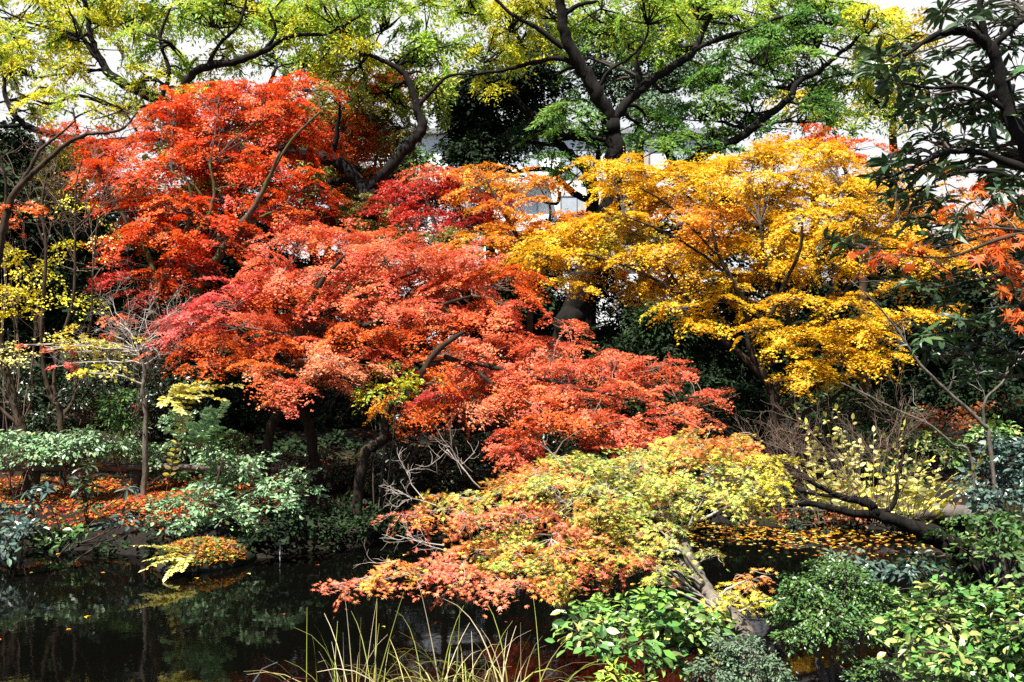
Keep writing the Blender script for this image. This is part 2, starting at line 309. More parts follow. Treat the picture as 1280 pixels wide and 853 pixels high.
SK = {}
def plant(name, label, cat, Y, pads, limbs=(), pal='grn', leaf='star', ls=.06, cover=2.2, spray=.28, up=.6, jit=.4, shell=.45,
          bark='bark_brown', twig='twig_dark', lm='thin', depth=.8, lean=.7, base=None, foliage='crown', group=None, whorl=False,
          droop=.35, fine=0, stems=3, wander=.12, bare=(), twr=1.0, dj=.35, stemr=.012, rs=1.0, dbl=0, ll=0.0, back=0.0, fan=None, bsp=.7, bup=.05):
    """limbs: polylines of (px, py or 'g', half width in px[, depth offset in m]); pads: (px, py, rx, ry[, palette[, depth offset[, cover]]])"""
    # ---- skeleton
    sk_p, sk_r, polys = [], [], []
    for li, L in enumerate(limbs):
        pts, rad = [], []
        d0 = 0.0
        if li and sk_p:
            q = np.array(sk_p); s = P(L[0][0], L[0][1], Y) if L[0][1] != 'g' else PG(L[0][0], Y)
            pr = np.stack([q[:, 0] / q[:, 1] * Y, (q[:, 2] - EYE) / q[:, 1] * Y + EYE], 1)
            j = np.argmin((pr[:, 0] - s[0]) ** 2 + (pr[:, 1] - s[2]) ** 2)
            if L[0][1] != 'g': d0 = q[j][1] - Y
        ln = sum(math.hypot(L[k + 1][0] - L[k][0], (L[k + 1][1] if L[k + 1][1] != 'g' else 600) - (L[k][1] if L[k][1] != 'g' else 600)) for k in range(len(L) - 1)) / F * Y
        ramp = random.uniform(-1, 1) * ln * wander * (0 if li == 0 else 1)
        for k, v in enumerate(L):
            yy = Y + (v[3] if len(v) > 3 else d0 + ramp * k / max(1, len(L) - 1))
            if ll and v[1] != 'g' and L[0][1] != 'g': yy += ll * (L[0][1] - v[1]) / F * Y + .15 * min(k, 1)
            p = PG(v[0], yy) - np.array([0, 0, .12]) if v[1] == 'g' else P(v[0], v[1], yy)
            pts.append(p); rad.append(v[2] / F * yy * rs * (1.25 if v[1] == 'g' else 1))
        c = catmull(pts, 6); rr = np.interp(np.linspace(0, len(rad) - 1, len(c)), range(len(rad)), rad)
        c[1:-1] += rng.normal(0, .14, (len(c) - 2, 3)) * rr[1:-1, None]; rr = rr * rng.uniform(.93, 1.08, len(rr))
        polys.append((c, rr)); sk_p += list(c); sk_r += list(rr)
    ys = [p[1] for p in pads] or [400]; midy = sum(ys) / len(ys)
    pads3 = []
    pads = list(pads); n0 = len(pads)
    for _ in range(dbl):
        for pd in pads[:n0]:
            pads.append((pd[0] + rng.normal(0, .35) * pd[2], pd[1] + rng.normal(0, .55) * pd[3] - .1 * pd[3], pd[2] * rng.uniform(.55, .95), pd[3] * rng.uniform(.6, 1.1), pd[4] if len(pd) > 4 else None, rng.uniform(.2, 1.3), pd[6] if len(pd) > 6 else 1))
    for pd in pads:
        cx, cy_, rx, ry = pd[:4]; pl = pd[4] if len(pd) > 4 and pd[4] else pal; dd = pd[5] if len(pd) > 5 and pd[5] is not None else rng.normal(0, dj)
        cv = pd[6] if len(pd) > 6 else 1
        yy = Y + back + dd - (cy_ - midy) / F * Y * lean
        pads3.append((P(cx, cy_, yy), np.array([rx / F * yy, rx / F * yy * depth, ry / F * yy]), pl, cv))
    if polys: root_p = polys[0][0][0].copy(); root_p[2] = gz(root_p[0], root_p[1])
    else:
        px = base if base is not None else sum(p[0] for p in pads) / len(pads)
        yb = Y + .0; root_p = PG(px, yb)
        sk_p = [root_p + np.array([rng.normal(0, .015), rng.normal(0, .015), -.03]) for _ in range(stems)]; sk_r = [stemr * 2] * stems
    root = empty(name, root_p, label, cat, group)
    for i, (c, rr) in enumerate(polys):
        S = 10 if rr[0] > .05 else 7
        V, fs = tubes(c[None] - root_p, rr[None], S)
        link('trunk' if i == 0 else 'branch', np_mesh('trunk' if i == 0 else 'branch', V, fs, True), M[bark], root)
    # ---- branches to the pads
    q = np.array(sk_p); qr = np.array(sk_r); cur, crr = [], []
    for C, Rr, pl, cv in pads3:
        E = C - np.array([0, 0, .35 * Rr[2]]); dv = E - q; dist = np.linalg.norm(dv, axis=1) + np.maximum(0, -dv[:, 2]) * .9
        j = int(np.argmin(dist)); S0 = q[j]; t = np.linspace(0, 1, 8)[:, None]; L = np.linalg.norm(E - S0)
        m = S0 * .45 + E * .55 + np.array([0, 0, .10 * L if polys else -.05 * L]) + rng.normal(0, .07, 3) * L
        c = (1 - t) ** 2 * S0 + 2 * t * (1 - t) * m + t * t * E; c[1:-1] += rng.normal(0, .012, (6, 3)) * L
        r0 = min(qr[j] * .55, (.010 + .012 * L) * twr)
        cur.append(c); crr.append(np.linspace(r0, max(.3 * r0, .003 * twr), 8))
        k = len(c) // 2; 
    (V, fs, fc), tw = crown_geom(pads3, leaf, ls, cover, spray, up, jit, shell, whorl, droop, fine, FAN.get(leaf, 0) if fan is None else fan, cur) if pads3 else ((None, None, None), [])
    parts = []
    if cur: parts.append(tubes(np.array(cur) - root_p, np.array(crr), 5))
    if tw:
        tc = np.concatenate(tw) - root_p; r = np.linspace(.0055, .0018, 5)[None] * twr * max(.7, min(2.0, Y / 12)); parts.append(tubes(tc, np.repeat(r, len(tc), 0), 3))
    out = []
    for bz in bare:            # (px, py, dx, dy, length m, radius m, level[, dY])
        p = P(bz[0], bz[1], Y + (bz[7] if len(bz) > 7 else 0)); branchy(p, np.array([bz[2], rng.normal(0, .4), bz[3]], float), bz[4], bz[5], bz[6], out, bsp, 4, bup)
    if out: parts.append(tubes(np.array([o[0] for o in out]) - root_p, np.array([o[1] for o in out]), 4))
    if parts:
        Vt, ft = merge(parts); link('twigs', np_mesh('twigs', Vt, ft, True), M[twig], root)
    if V is not None:
        link(foliage, np_mesh(foliage, V - root_p, fs, False, fc), M[lm], root)
    return root
# ------------------------------------------------------------------ ground and water
def axis(a, b, n, out): 
    m = np.linspace(a, b, n); return np.concatenate([-out[::-1] if a < 0 else [], m, out]) if False else m
gx = np.concatenate([[-260, -120, -60, -35, -24, -18], np.linspace(-14, 14, 230), [18, 24, 35, 60, 120, 260]])
gy = np.concatenate([[-120, -40, -15, -6, -2, 0, 1.2], np.linspace(2, 22, 190), np.linspace(22.6, 50, 40), [60, 80, 120, 200, 320]])
X, Yg = np.meshgrid(gx, gy); Z = height(X, Yg)
dense = (np.abs(X) < 14) & (Yg > 2) & (Yg < 22)
Z = Z + np.where(dense & (Z > .05), rng.normal(0, .012, Z.shape), 0)
nx, ny = len(gx), len(gy); ii = (np.arange(ny - 1)[:, None] * nx + np.arange(nx - 1)[None]).ravel()
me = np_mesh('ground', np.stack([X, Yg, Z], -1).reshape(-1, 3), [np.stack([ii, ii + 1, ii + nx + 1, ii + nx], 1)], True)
gm, t, b = mat('forest_floor_soil_and_moss')
tc = t.nodes.new('ShaderNodeTexCoord')
def noise(scale, det=6):
    n = t.nodes.new('ShaderNodeTexNoise'); n.inputs['Scale'].default_value = scale; n.inputs['Detail'].default_value = det; t.links.new(tc.outputs['Object'], n.inputs['Vector']); return n.outputs['Fac']
def ramp(f, p0, p1, c0=(0, 0, 0), c1=(1, 1, 1)):
    r = t.nodes.new('ShaderNodeValToRGB'); r.color_ramp.elements[0].position = p0; r.color_ramp.elements[1].position = p1
    r.color_ramp.elements[0].color = (*c0, 1); r.color_ramp.elements[1].color = (*c1, 1); t.links.new(f, r.inputs['Fac']); return r.outputs['Color']
def mixc(f, a, c):
    x = t.nodes.new('ShaderNodeMix'); x.data_type = 'RGBA'; t.links.new(f, x.inputs[0]); t.links.new(a, x.inputs[6]); t.links.new(c, x.inputs[7]); return x.outputs[2]
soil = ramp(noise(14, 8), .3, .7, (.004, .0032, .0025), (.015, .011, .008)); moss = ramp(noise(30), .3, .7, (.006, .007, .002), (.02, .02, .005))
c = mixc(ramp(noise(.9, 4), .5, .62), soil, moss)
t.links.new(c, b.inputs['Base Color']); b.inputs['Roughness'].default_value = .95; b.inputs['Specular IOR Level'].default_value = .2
bp = t.nodes.new('ShaderNodeBump'); bp.inputs['Strength'].default_value = .8; bp.inputs['Distance'].default_value = .04; t.links.new(noise(40, 8), bp.inputs['Height']); t.links.new(bp.outputs[0], b.inputs['Normal'])
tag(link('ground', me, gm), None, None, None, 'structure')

wmt, t, b = mat('dark_pond_water')
b.inputs['Base Color'].default_value = (.0012, .0012, .0009, 1); b.inputs['Roughness'].default_value = .03; b.inputs['IOR'].default_value = 1.33; b.inputs['Specular IOR Level'].default_value = .28
tc = t.nodes.new('ShaderNodeTexCoord')
bp = t.nodes.new('ShaderNodeBump'); bp.inputs['Strength'].default_value = .02; bp.inputs['Distance'].default_value = .05
t.links.new(noise(5, 3), bp.inputs['Height']); t.links.new(bp.outputs[0], b.inputs['Normal'])
wx, wy = np.linspace(-45, 45, 60), np.linspace(3.5, 16, 30); X, Yg = np.meshgrid(wx, wy); ii = (np.arange(29)[:, None] * 60 + np.arange(59)[None]).ravel()
tag(link('pond_water', np_mesh('pond_water', np.stack([X, Yg, 0 * X], -1).reshape(-1, 3), [np.stack([ii, ii + 1, ii + 61, ii + 60], 1)]), wmt), None, None, None, 'structure')

# ------------------------------------------------------------------ apartment building beyond the trees
def box(x0, x1, y0, y1, z0, z1):
    V = np.array([(x, y, z) for x in (x0, x1) for y in (y0, y1) for z in (z0, z1)], float)
    return V, [np.array([(0, 1, 3, 2), (4, 6, 7, 5), (0, 4, 5, 1), (2, 3, 7, 6), (0, 2, 6, 4), (1, 5, 7, 3)])]
def boxes(name, bl, m, parent, o=(0, 0, 0)):
    V, fs = merge([box(*bb) for bb in bl]); return link(name, np_mesh(name, V - np.array(o), fs), M[m], parent)
bp0 = np.array([2.0, 60, gz(2, 60)])
bd = empty('apartment_building', bp0, 'white apartment block with terracotta balcony panels seen in the gaps between the tall trees', 'building')
boxes('wall', [(-8.5, 13, 60, 70, bp0[2] - .5, 15.2)], 'white', bd, bp0)
boxes('roof', [(-8.9, 13.4, 59.6, 70.4, 15.2, 15.5)], 'grey', bd, bp0)
for fl in range(4):
    for k in range(6):
        x = -7.2 + k * 3.4; z = 4.2 + fl * 2.85
        wdw = boxes('window', [(x, x + 1.9, 59.93, 59.99, z, z + 1.5)], 'glass', bd, bp0)
        boxes('frame', [(x - .07, x, 59.9, 59.995, z - .07, z + 1.57), (x + 1.9, x + 1.97, 59.9, 59.995, z - .07, z + 1.57), (x, x + 1.9, 59.9, 59.995, z + 1.5, z + 1.57), (x, x + 1.9, 59.9, 59.995, z - .07, z), (x + .92, x + .98, 59.9, 59.928, z, z + 1.5)], 'grey', wdw, (0, 0, 0)).location = -bp0
    boxes('balcony', [(-1.2, 2.2, 58.9, 59.985, 3.5 + fl * 2.85, 3.62 + fl * 2.85), (-1.2, 2.2, 58.85, 58.9, 3.5 + fl * 2.85, 4.5 + fl * 2.85)], 'terracotta' if fl in (0, 1) else 'white', bd, bp0)

# ------------------------------------------------------------------ tall trees behind
plant('tall_tree', 'tall dark-limbed tree with airy yellow-green crown, its long limb reaching over the scarlet maple', 'tree', 20, [
 (30, 30, 60, 32, 'yg', None, .8), (95, 40, 55, 30, 'yg', None, .8), (160, 25, 55, 32, 'yg'), (215, 45, 50, 26, 'lime'), (265, 22, 55, 30, 'lime'), (330, 22, 55, 30, 'yg'), (385, 30, 50, 30, 'lime'), (430, 28, 55, 30, 'yg'),
 (485, 25, 50, 30, 'lime'), (535, 45, 40, 32, 'lime'), (450, 75, 45, 24, 'yg'), (510, 85, 40, 25, 'yg'), (400, 70, 45, 20, 'lime'), (50, 90, 45, 22, 'yel', None, .7), (20, 130, 40, 16, 'yg', None, .7), (145, 125, 45, 16, 'yg', None, .7), (90, 130, 40, 14, 'yel', None, .5),
 (190, 95, 45, 18, 'yg', None, .7), (280, 70, 40, 18, 'yg', None, .7), (260, 120, 35, 15, 'yg', None, .6), (340, 75, 40, 18, 'lime', None, .8), (480, 115, 40, 16, 'lime'), (535, 95, 28, 15, 'lime'), (10, 80, 35, 20, 'yel', None, .6), (110, 85, 40, 18, 'yel', None, .6), (-40, 60, 50, 40, 'yg'), (250, -25, 90, 25, 'lime'), (430, -25, 90, 25, 'lime'), (90, -20, 90, 25, 'yg'),
 (425, 120, 40, 16, 'olv'), (445, 215, 40, 18, 'olv', 1), (400, 235, 40, 15, 'olv', 1), (500, 230, 30, 14, 'olv', 1)],
 [[(478, 'g', 16), (470, 400, 15), (462, 300, 14), (462, 262, 13), (458, 238, 13)],
  [(458, 240, 8), (490, 205, 8), (515, 178, 7), (527, 160, 7), (518, 125, 5.5), (505, 92, 4), (470, 72, 3), (430, 60, 2)],
  [(521, 135, 3.5), (545, 108, 3), (562, 95, 2), (590, 92, 1.2)],
  [(458, 242, 10), (430, 208, 9), (395, 196, 9), (350, 190, 9), (300, 190, 9), (262, 176, 9), (228, 152, 8.5), (203, 128, 8)],
  [(203, 128, 7.5), (170, 112, 7), (145, 100, 6.5), (126, 75, 5), (113, 45, 4), (108, 10, 3), (100, -30, 2)],
  [(126, 75, 3.5), (105, 50, 3), (75, 38, 2.5), (40, 30, 1.8), (0, 12, 1.2)],
  [(225, 150, 6), (228, 112, 6), (247, 88, 5.5), (290, 78, 5), (330, 64, 4), (365, 45, 3), (410, 42, 2.2), (450, 20, 1.5)],
  [(262, 176, 5), (200, 172, 5), (120, 178, 5), (65, 168, 5), (30, 155, 4.5), (8, 125, 3.5), (5, 90, 2)],
  [(30, 156, 3), (0, 158, 2.5), (-40, 150, 2)], [(258, 84, 3), (275, 55, 2.5), (300, 28, 2), (312, -20, 1.5)],
  [(345, 190, 4), (338, 150, 3.5), (335, 115, 3), (345, 85, 2)], [(203, 132, 5), (150, 135, 3), (100, 120, 2.5), (60, 130, 1.8), (20, 115, 1)],
  [(145, 100, 3), (112, 62, 2.2), (90, 20, 1.6), (60, -10, 1)], [(330, 64, 2.5), (345, 40, 2), (335, 10, 1.5)], [(200, 128, 4), (212, 90, 3), (200, 50, 2), (215, 5, 1.5)]],
 leaf='slim', ls=.115, cover=1.25, fan=.9, rs=.9, dbl=1, back=1.1, twig='bark_black', fine=1, spray=.5, bark='bark_black', lm='locust', depth=1.0, lean=.2, dj=1.0, twr=3.0, up=.35, jit=.55, droop=.5)
plant('tall_tree', 'tall tree with thick black forked trunk and green feathery crown rising behind the golden maple', 'tree', 22, [
 (640, 28, 45, 36, 'yel'), (605, 65, 38, 24, 'yg'), (590, 20, 35, 24, 'lime'), (690, 15, 45, 28, 'yg'), (750, 18, 50, 28, 'lime'), (810, 18, 50, 30, 'lime'), (870, 15, 50, 25, 'lime'), (925, 22, 50, 28, 'lime'), (975, 30, 50, 30, 'grn'), (840, 62, 40, 20, 'lime'),
 (1020, 55, 50, 30, 'grn'), (955, 75, 50, 26, 'grn'), (905, 105, 50, 24, 'grn'), (985, 105, 50, 22, 'grn'), (870, 140, 45, 22, 'grn'), (940, 145, 50, 22, 'grn'), (1005, 145, 45, 20, 'grn'), (1055, 110, 45, 26, 'grn'), (1065, 155, 45, 20, 'lime'), (1030, 18, 50, 28, 'lime'), (1085, 35, 45, 30, 'yel'), (1100, 90, 35, 25, 'yg'),
 (715, 142, 38, 20, 'grn'), (700, 165, 30, 14, 'grn'), (830, 175, 45, 18, 'grn'), (880, 180, 40, 15, 'grn'), (810, 160, 35, 16, 'grn'), (740, 178, 30, 12, 'grn'), (610, 100, 28, 10, 'yel', None, .7), (760, 60, 45, 18, 'grn', 2, .6), (640, -25, 80, 22, 'yg'), (800, -25, 90, 22, 'lime'), (960, -25, 90, 22, 'lime'), (680, 75, 35, 12, 'yg', None, .6)],
 [[(700, 'g', 26), (708, 420, 24), (724, 370, 23), (752, 300, 21), (767, 240, 18), (770, 190, 17), (763, 150, 16)],
  [(763, 152, 13), (748, 120, 13), (728, 85, 12), (708, 50, 10), (702, 15, 9), (700, -25, 8)], [(704, 60, 5), (670, 35, 4), (640, 18, 3.2), (612, -8, 2.5)], [(702, 22, 5), (720, 8, 4), (745, 2, 3)],
  [(738, 98, 5), (705, 74, 4.5), (668, 78, 4), (630, 88, 3.2), (600, 92, 2.4), (565, 100, 1.5)],
  [(768, 148, 9), (795, 118, 8), (815, 100, 7.5), (850, 78, 7), (870, 60, 6), (882, 30, 5), (905, -8, 4)], [(866, 64, 4), (900, 48, 4), (940, 36, 3.2), (985, 20, 2.4), (1030, 28, 1.6)],
  [(768, 240, 10), (820, 222, 9), (852, 206, 8.5), (885, 190, 8), (925, 172, 7.5), (955, 148, 7), (985, 125, 6), (998, 102, 5.5), (1022, 90, 5), (1048, 68, 4), (1070, 50, 3), (1088, 10, 2)],
  [(985, 128, 2.5), (1005, 128, 2), (1022, 103, 1.8), (1050, 94, 1.5), (1078, 92, 1)], [(750, 130, 5), (735, 95, 4), (718, 85, 3), (690, 95, 2)], [(815, 100, 4), (830, 115, 3), (860, 105, 2.2), (900, 85, 1.5)], [(745, 118, 4), (760, 90, 3), (790, 70, 2.4), (810, 40, 1.8), (800, 5, 1.3)], [(800, 112, 3), (795, 80, 2.6), (805, 50, 2)]],
 leaf='slim', ls=.115, cover=1.15, fan=.9, rs=.7, dbl=1, back=1.1, twig='bark_black', fine=1, spray=.5, bark='bark_black', lm='locust', depth=1.0, lean=.2, dj=1.0, twr=3.0, up=.5, jit=.5, droop=.5)
plant('tall_tree', 'slim dark tree with arching bare limbs just left of the thick black forked trunk', 'tree', 24, [(665, 155, 30, 12, 'evg2', None, .5), (640, 215, 30, 10, 'evg2', None, .5), (720, 215, 30, 14, 'grn'), (690, 195, 30, 10, 'grn', None, .6), (735, 165, 30, 12, 'grn', None, .7)],
 [[(730, 'g', 11), (735, 400, 10), (738, 300, 9), (741, 255, 8), (735, 215, 7), (712, 193, 6), (690, 170, 5), (660, 140, 4), (638, 115, 2.5)],
  [(738, 252, 4), (708, 235, 4), (692, 215, 3.5), (665, 212, 3), (632, 219, 2)], [(738, 225, 4), (748, 195, 3.5), (742, 170, 3), (725, 150, 2)], [(700, 182, 3), (680, 180, 2.4), (650, 175, 1.6)], [(700, 240, 2.5), (695, 255, 2), (670, 250, 1.2)]],
 leaf='slim', ls=.115, fan=.9, cover=2, spray=.5, bark='bark_black', lm='locust', lean=.2, twr=2)
def evergreen(label, Y, pads, tx, pal='evg', ls=.13, group=None, cover=4.5, lm='shade', top=None, leaf='kite'):
    plant('evergreen_tree', label, 'tree', Y, pads, [[(tx, 'g', 8), (tx + 4, 420, 7), (tx - 3, (top or min(p[1] for p in pads)) + 30, 4), (tx, (top or min(p[1] for p in pads)), 2)]], pal, leaf, ls, cover, .55, lm=lm, bark='bark_black', depth=.8, lean=.3, group=group, dj=.8, shell=.4, twr=1.6)
evergreen('near-black evergreen tree in the gap left of the forked trunk, over the building', 28, [(600, 110, 38, 25), (640, 128, 42, 25), (668, 100, 35, 24), (590, 158, 36, 28), (632, 175, 40, 22), (600, 195, 40, 16), (680, 150, 28, 18, None, None, .8), (560, 130, 22, 18, None, None, .7), (575, 188, 24, 16)], 612)
evergreen('hazy grey-green evergreen crown behind the fork of the thick black trunk', 34, [(790, 60, 45, 35), (850, 95, 45, 32), (835, 20, 45, 30), (750, 100, 40, 24), (880, 40, 35, 30), (790, 110, 45, 26), (690, 50, 40, 30), (660, 70, 35, 22), (820, 140, 40, 22), (740, 55, 40, 24)], 800, 'gry', .14, cover=2)
evergreen('dark olive tree behind the scarlet maple, between the two long limbs', 26, [(420, 150, 45, 25, 'olv'), (370, 150, 40, 25, 'olv'), (460, 180, 45, 25, 'mid'), (400, 210, 50, 25, 'olv'), (330, 165, 40, 22, 'olv'), (470, 240, 40, 25, 'olv'), (520, 205, 25, 18, 'mid', None, .6), (300, 220, 60, 30, 'olv'), (340, 280, 60, 30, 'evg'), (440, 280, 60, 30, 'olv'), (260, 290, 50, 35, 'evg'), (230, 185, 45, 25, 'olv', None, .6), (270, 235, 50, 25, 'olv', None, .7), (180, 250, 45, 25, 'mid', None, .6), (220, 300, 50, 25, 'evg')], 390, cover=2.6)
evergreen('dark green hedge-like tree at the far left behind bare stems', 24, [(20, 220, 40, 35, 'evg2'), (70, 215, 45, 30, 'gry', None, .7), (30, 290, 50, 35, 'evg'), (90, 280, 45, 35, 'gry'), (150, 255, 40, 25, 'gry', None, .5), (60, 340, 60, 40, 'evg'), (130, 330, 50, 40, 'evg2'), (30, 400, 60, 40, 'evg'), (110, 400, 60, 40, 'evg'), (180, 390, 50, 40, 'evg'), (10, 175, 30, 20, 'evg2', None, .7), (110, 205, 40, 25, 'goldg', None, .5), (80, 250, 40, 25, 'goldg', None, .4)], 55)
evergreen('evergreen thicket behind the fork of the scarlet maple', 23, [(190, 330, 50, 35), (300, 335, 45, 28), (245, 325, 45, 28), (345, 345, 40, 24), (240, 370, 60, 35), (300, 400, 60, 35), (200, 440, 60, 35), (270, 450, 60, 35), (350, 440, 60, 35), (420, 440, 60, 40), (480, 430, 60, 40), (380, 370, 60, 35), (450, 360, 60, 35)], 320, 'evg')
evergreen('dark yew-like tree between the pink-red maple and the forked trunk', 24, [(640, 370, 40, 30), (670, 340, 40, 25, 'evg2'), (690, 400, 45, 30), (650, 430, 50, 30), (600, 400, 50, 35), (720, 440, 40, 30), (700, 300, 30, 20, 'evg2', None, .7), (560, 380, 50, 35)], 660)
evergreen('dark conifer right of the forked trunk, below the golden leaves', 23, [(745, 360, 28, 30, 'evg2', None, .8), (770, 420, 45, 28), (820, 410, 45, 28, 'evg2'), (870, 420, 45, 28), (780, 460, 50, 30), (850, 460, 50, 30, 'evg2'), (910, 450, 45, 32), (820, 500, 60, 30), (890, 500, 50, 30), (800, 370, 28, 22, None, None, .5)], 815, leaf='slim', ls=.16)
evergreen('dark evergreen thicket behind the golden maple stems', 24, [(930, 400, 45, 30), (980, 420, 45, 30), (1040, 400, 45, 30), (1010, 370, 45, 26, None, None, .6), (1090, 390, 45, 30), (1100, 440, 50, 30), (1050, 470, 60, 30), (980, 480, 60, 30), (900, 370, 35, 24, None, None, .5), (850, 350, 35, 20, None, None, .35), (960, 350, 40, 22, None, None, .8), (900, 320, 36, 20, None, None, .5), (960, 300, 40, 22, None, None, .5), (1020, 310, 40, 22, None, None, .6), (1080, 300, 40, 24, None, None, .6), (905, 260, 30, 18, None, None, .5), (950, 250, 30, 16, None, None, .4), (1060, 250, 36, 20, None, None, .4), (1120, 300, 40, 24, None, None, .6), (870, 300, 30, 20, None, None, .6), (830, 290, 26, 16, None, None, .6), (800, 250, 30, 18, None, None, .6), (860, 245, 30, 16, None, None, .5), (760, 290, 26, 18, None, None, .5), (880, 215, 30, 14, None, None, .4), (1080, 350, 50, 25, None, None, .8)], 1020)
evergreen('dark evergreen bank of foliage at the far right behind the broad-leaved branches', 23, [(1150, 400, 50, 35), (1200, 380, 50, 35), (1250, 400, 50, 40), (1160, 450, 55, 35), (1220, 450, 55, 35), (1270, 460, 45, 40), (1140, 350, 40, 25, 'evg2', None, .7), (1210, 330, 45, 30, 'evg2', None, .7), (1270, 340, 40, 35), (1120, 490, 55, 25), (1200, 500, 60, 25)], 1215)
evergreen('dark evergreen tree cut by the right edge, behind the broad-leaved branches', 21, [(1290, 330, 60, 45), (1340, 280, 70, 50), (1400, 340, 80, 55), (1330, 420, 80, 45), (1420, 440, 90, 45), (1380, 220, 60, 45, 'evg2'), (1500, 380, 80, 60), (1480, 280, 70, 50), (1560, 450, 90, 45)], 1385)
evergreen('dark evergreen tree cut by the left edge, behind the slanting pale brown trunk', 22, [(-20, 250, 50, 40, 'evg2'), (-80, 220, 60, 45), (-70, 300, 70, 45), (-30, 360, 60, 40), (-120, 380, 80, 50), (-60, 440, 80, 40), (-180, 300, 80, 50, 'evg2'), (-200, 430, 80, 45)], -90)
plant('yellow_tree', 'pale yellow autumn tree far behind, showing between green locust crown and broad leaves', 'tree', 30, [(1110, 60, 40, 25), (1130, 100, 30, 18), (1090, 130, 30, 15), (1150, 40, 35, 22, None, None, .5), (1000, 120, 40, 18), (1160, 150, 30, 20, None, None, .4)], [[(1120, 'g', 7), (1118, 300, 6), (1115, 120, 4), (1112, 60, 2)]], 'goldg', 'kite', .12, 1.2, .5, twr=1.6)

# ------------------------------------------------------------------ the maples of the far bank
plant('maple_tree', 'tall scarlet maple with mossy forked trunk at upper left', 'tree', 16.5, [
 (140, 190, 42, 18), (165, 225, 45, 20), (205, 205, 50, 22), (265, 200, 52, 24), (240, 160, 52, 24), (295, 150, 52, 24), (345, 138, 46, 22), (320, 112, 42, 16), (270, 120, 40, 18), (220, 135, 36, 18), (355, 180, 45, 22), (320, 228, 52, 24), (270, 245, 50, 20),
 (225, 258, 52, 20), (165, 265, 46, 18), (160, 308, 36, 15), (200, 295, 42, 18), (258, 298, 46, 20), (155, 345, 30, 12, 'dred'), (210, 345, 34, 12), (185, 372, 30, 8, 'dred'), (310, 190, 45, 20), (345, 265, 42, 18), (130, 215, 35, 14), (200, 172, 45, 18), (385, 110, 35, 15), (300, 282, 40, 16, 'dred'), (95, 165, 35, 9, None, None, .7), (240, 330, 30, 12, 'dred'), (380, 160, 30, 16), (385, 230, 35, 16)],
 [[(172, 'g', 10), (178, 505, 8), (186, 470, 7), (193, 430, 6.2), (196, 385, 6), (197, 365, 6)],
  [(197, 368, 4.5), (191, 338, 4), (182, 312, 3.2), (162, 285, 3), (145, 255, 2.6), (128, 225, 2), (120, 200, 1.2)], [(197, 366, 5), (209, 338, 4.5), (217, 316, 4), (235, 297, 3.5), (258, 275, 3), (268, 240, 2), (262, 205, 1.3)],
  [(182, 500, 6), (205, 445, 6.5), (230, 398, 6.5), (248, 360, 6), (270, 325, 5.5), (298, 286, 4.5), (318, 258, 3.5), (335, 225, 2.5), (350, 190, 1.6)], [(285, 308, 3), (305, 285, 2.6), (330, 270, 2), (350, 262, 1.4)], [(217, 318, 3), (232, 290, 2.6), (240, 250, 2), (228, 210, 1.2)], [(262, 272, 2), (245, 235, 1.8), (215, 215, 1.2)], [(330, 232, 2), (365, 175, 1.6), (400, 140, 1.2)]],
 'red', 'star', .06, 1.3, .27, jit=.3, bark='bark_moss', depth=.9, lean=.5, twr=1.5, dbl=1, back=.5)
plant('maple_tree', 'orange-red and olive maple half hidden between the scarlet maple and the leaning dark limb', 'tree', 21.6, [(425, 155, 35, 18, 'red'), (455, 185, 35, 16, 'red'), (480, 115, 35, 20, 'salo'), (460, 145, 32, 16, 'olv'), (435, 200, 34, 14, 'salo'), (420, 180, 30, 14, 'red'), (500, 175, 26, 14, 'olv'), (450, 222, 30, 12, 'red'), (410, 250, 40, 16, 'olv'), (490, 150, 25, 14, 'olv'), (430, 105, 30, 14, 'red'), (500, 100, 20, 14, 'salo'), (380, 275, 40, 14, 'dred'), (440, 265, 40, 12, 'dred')],
 [[(405, 'g', 5), (410, 400, 5), (408, 330, 4), (415, 280, 4), (425, 230, 3), (435, 180, 2), (450, 130, 1.2)], [(412, 300, 3), (440, 260, 2.5), (465, 215, 2), (480, 160, 1.3)]], 'red', 'star', .062, 1.5, .26, twr=1.2, dbl=1)
plant('maple_tree', 'dark crimson maple behind, in the centre between scarlet and orange maples', 'tree', 18.5, [(515, 238, 34, 14), (560, 222, 32, 14, 'sal'), (548, 250, 40, 16), (590, 262, 38, 16), (530, 275, 42, 15), (490, 262, 32, 14), (500, 295, 36, 13, 'olv'), (560, 295, 40, 13, 'olv'), (610, 285, 36, 14), (575, 240, 28, 12, 'red'), (470, 290, 34, 12, 'olv'), (605, 235, 28, 10, 'olv'), (525, 215, 25, 8, 'sal', None, .6), (620, 255, 24, 10), (460, 255, 30, 10, 'olv')],
 [[(552, 'g', 5), (556, 400, 4.5), (558, 340, 4), (552, 300, 3), (540, 270, 2), (530, 245, 1.3)], [(557, 330, 3), (575, 295, 2.4), (590, 265, 1.5)], [(556, 345, 2.6), (530, 305, 2), (510, 275, 1.3)]], 'dred', 'star', .062, 1.7, .26, dbl=1, twr=1.2)
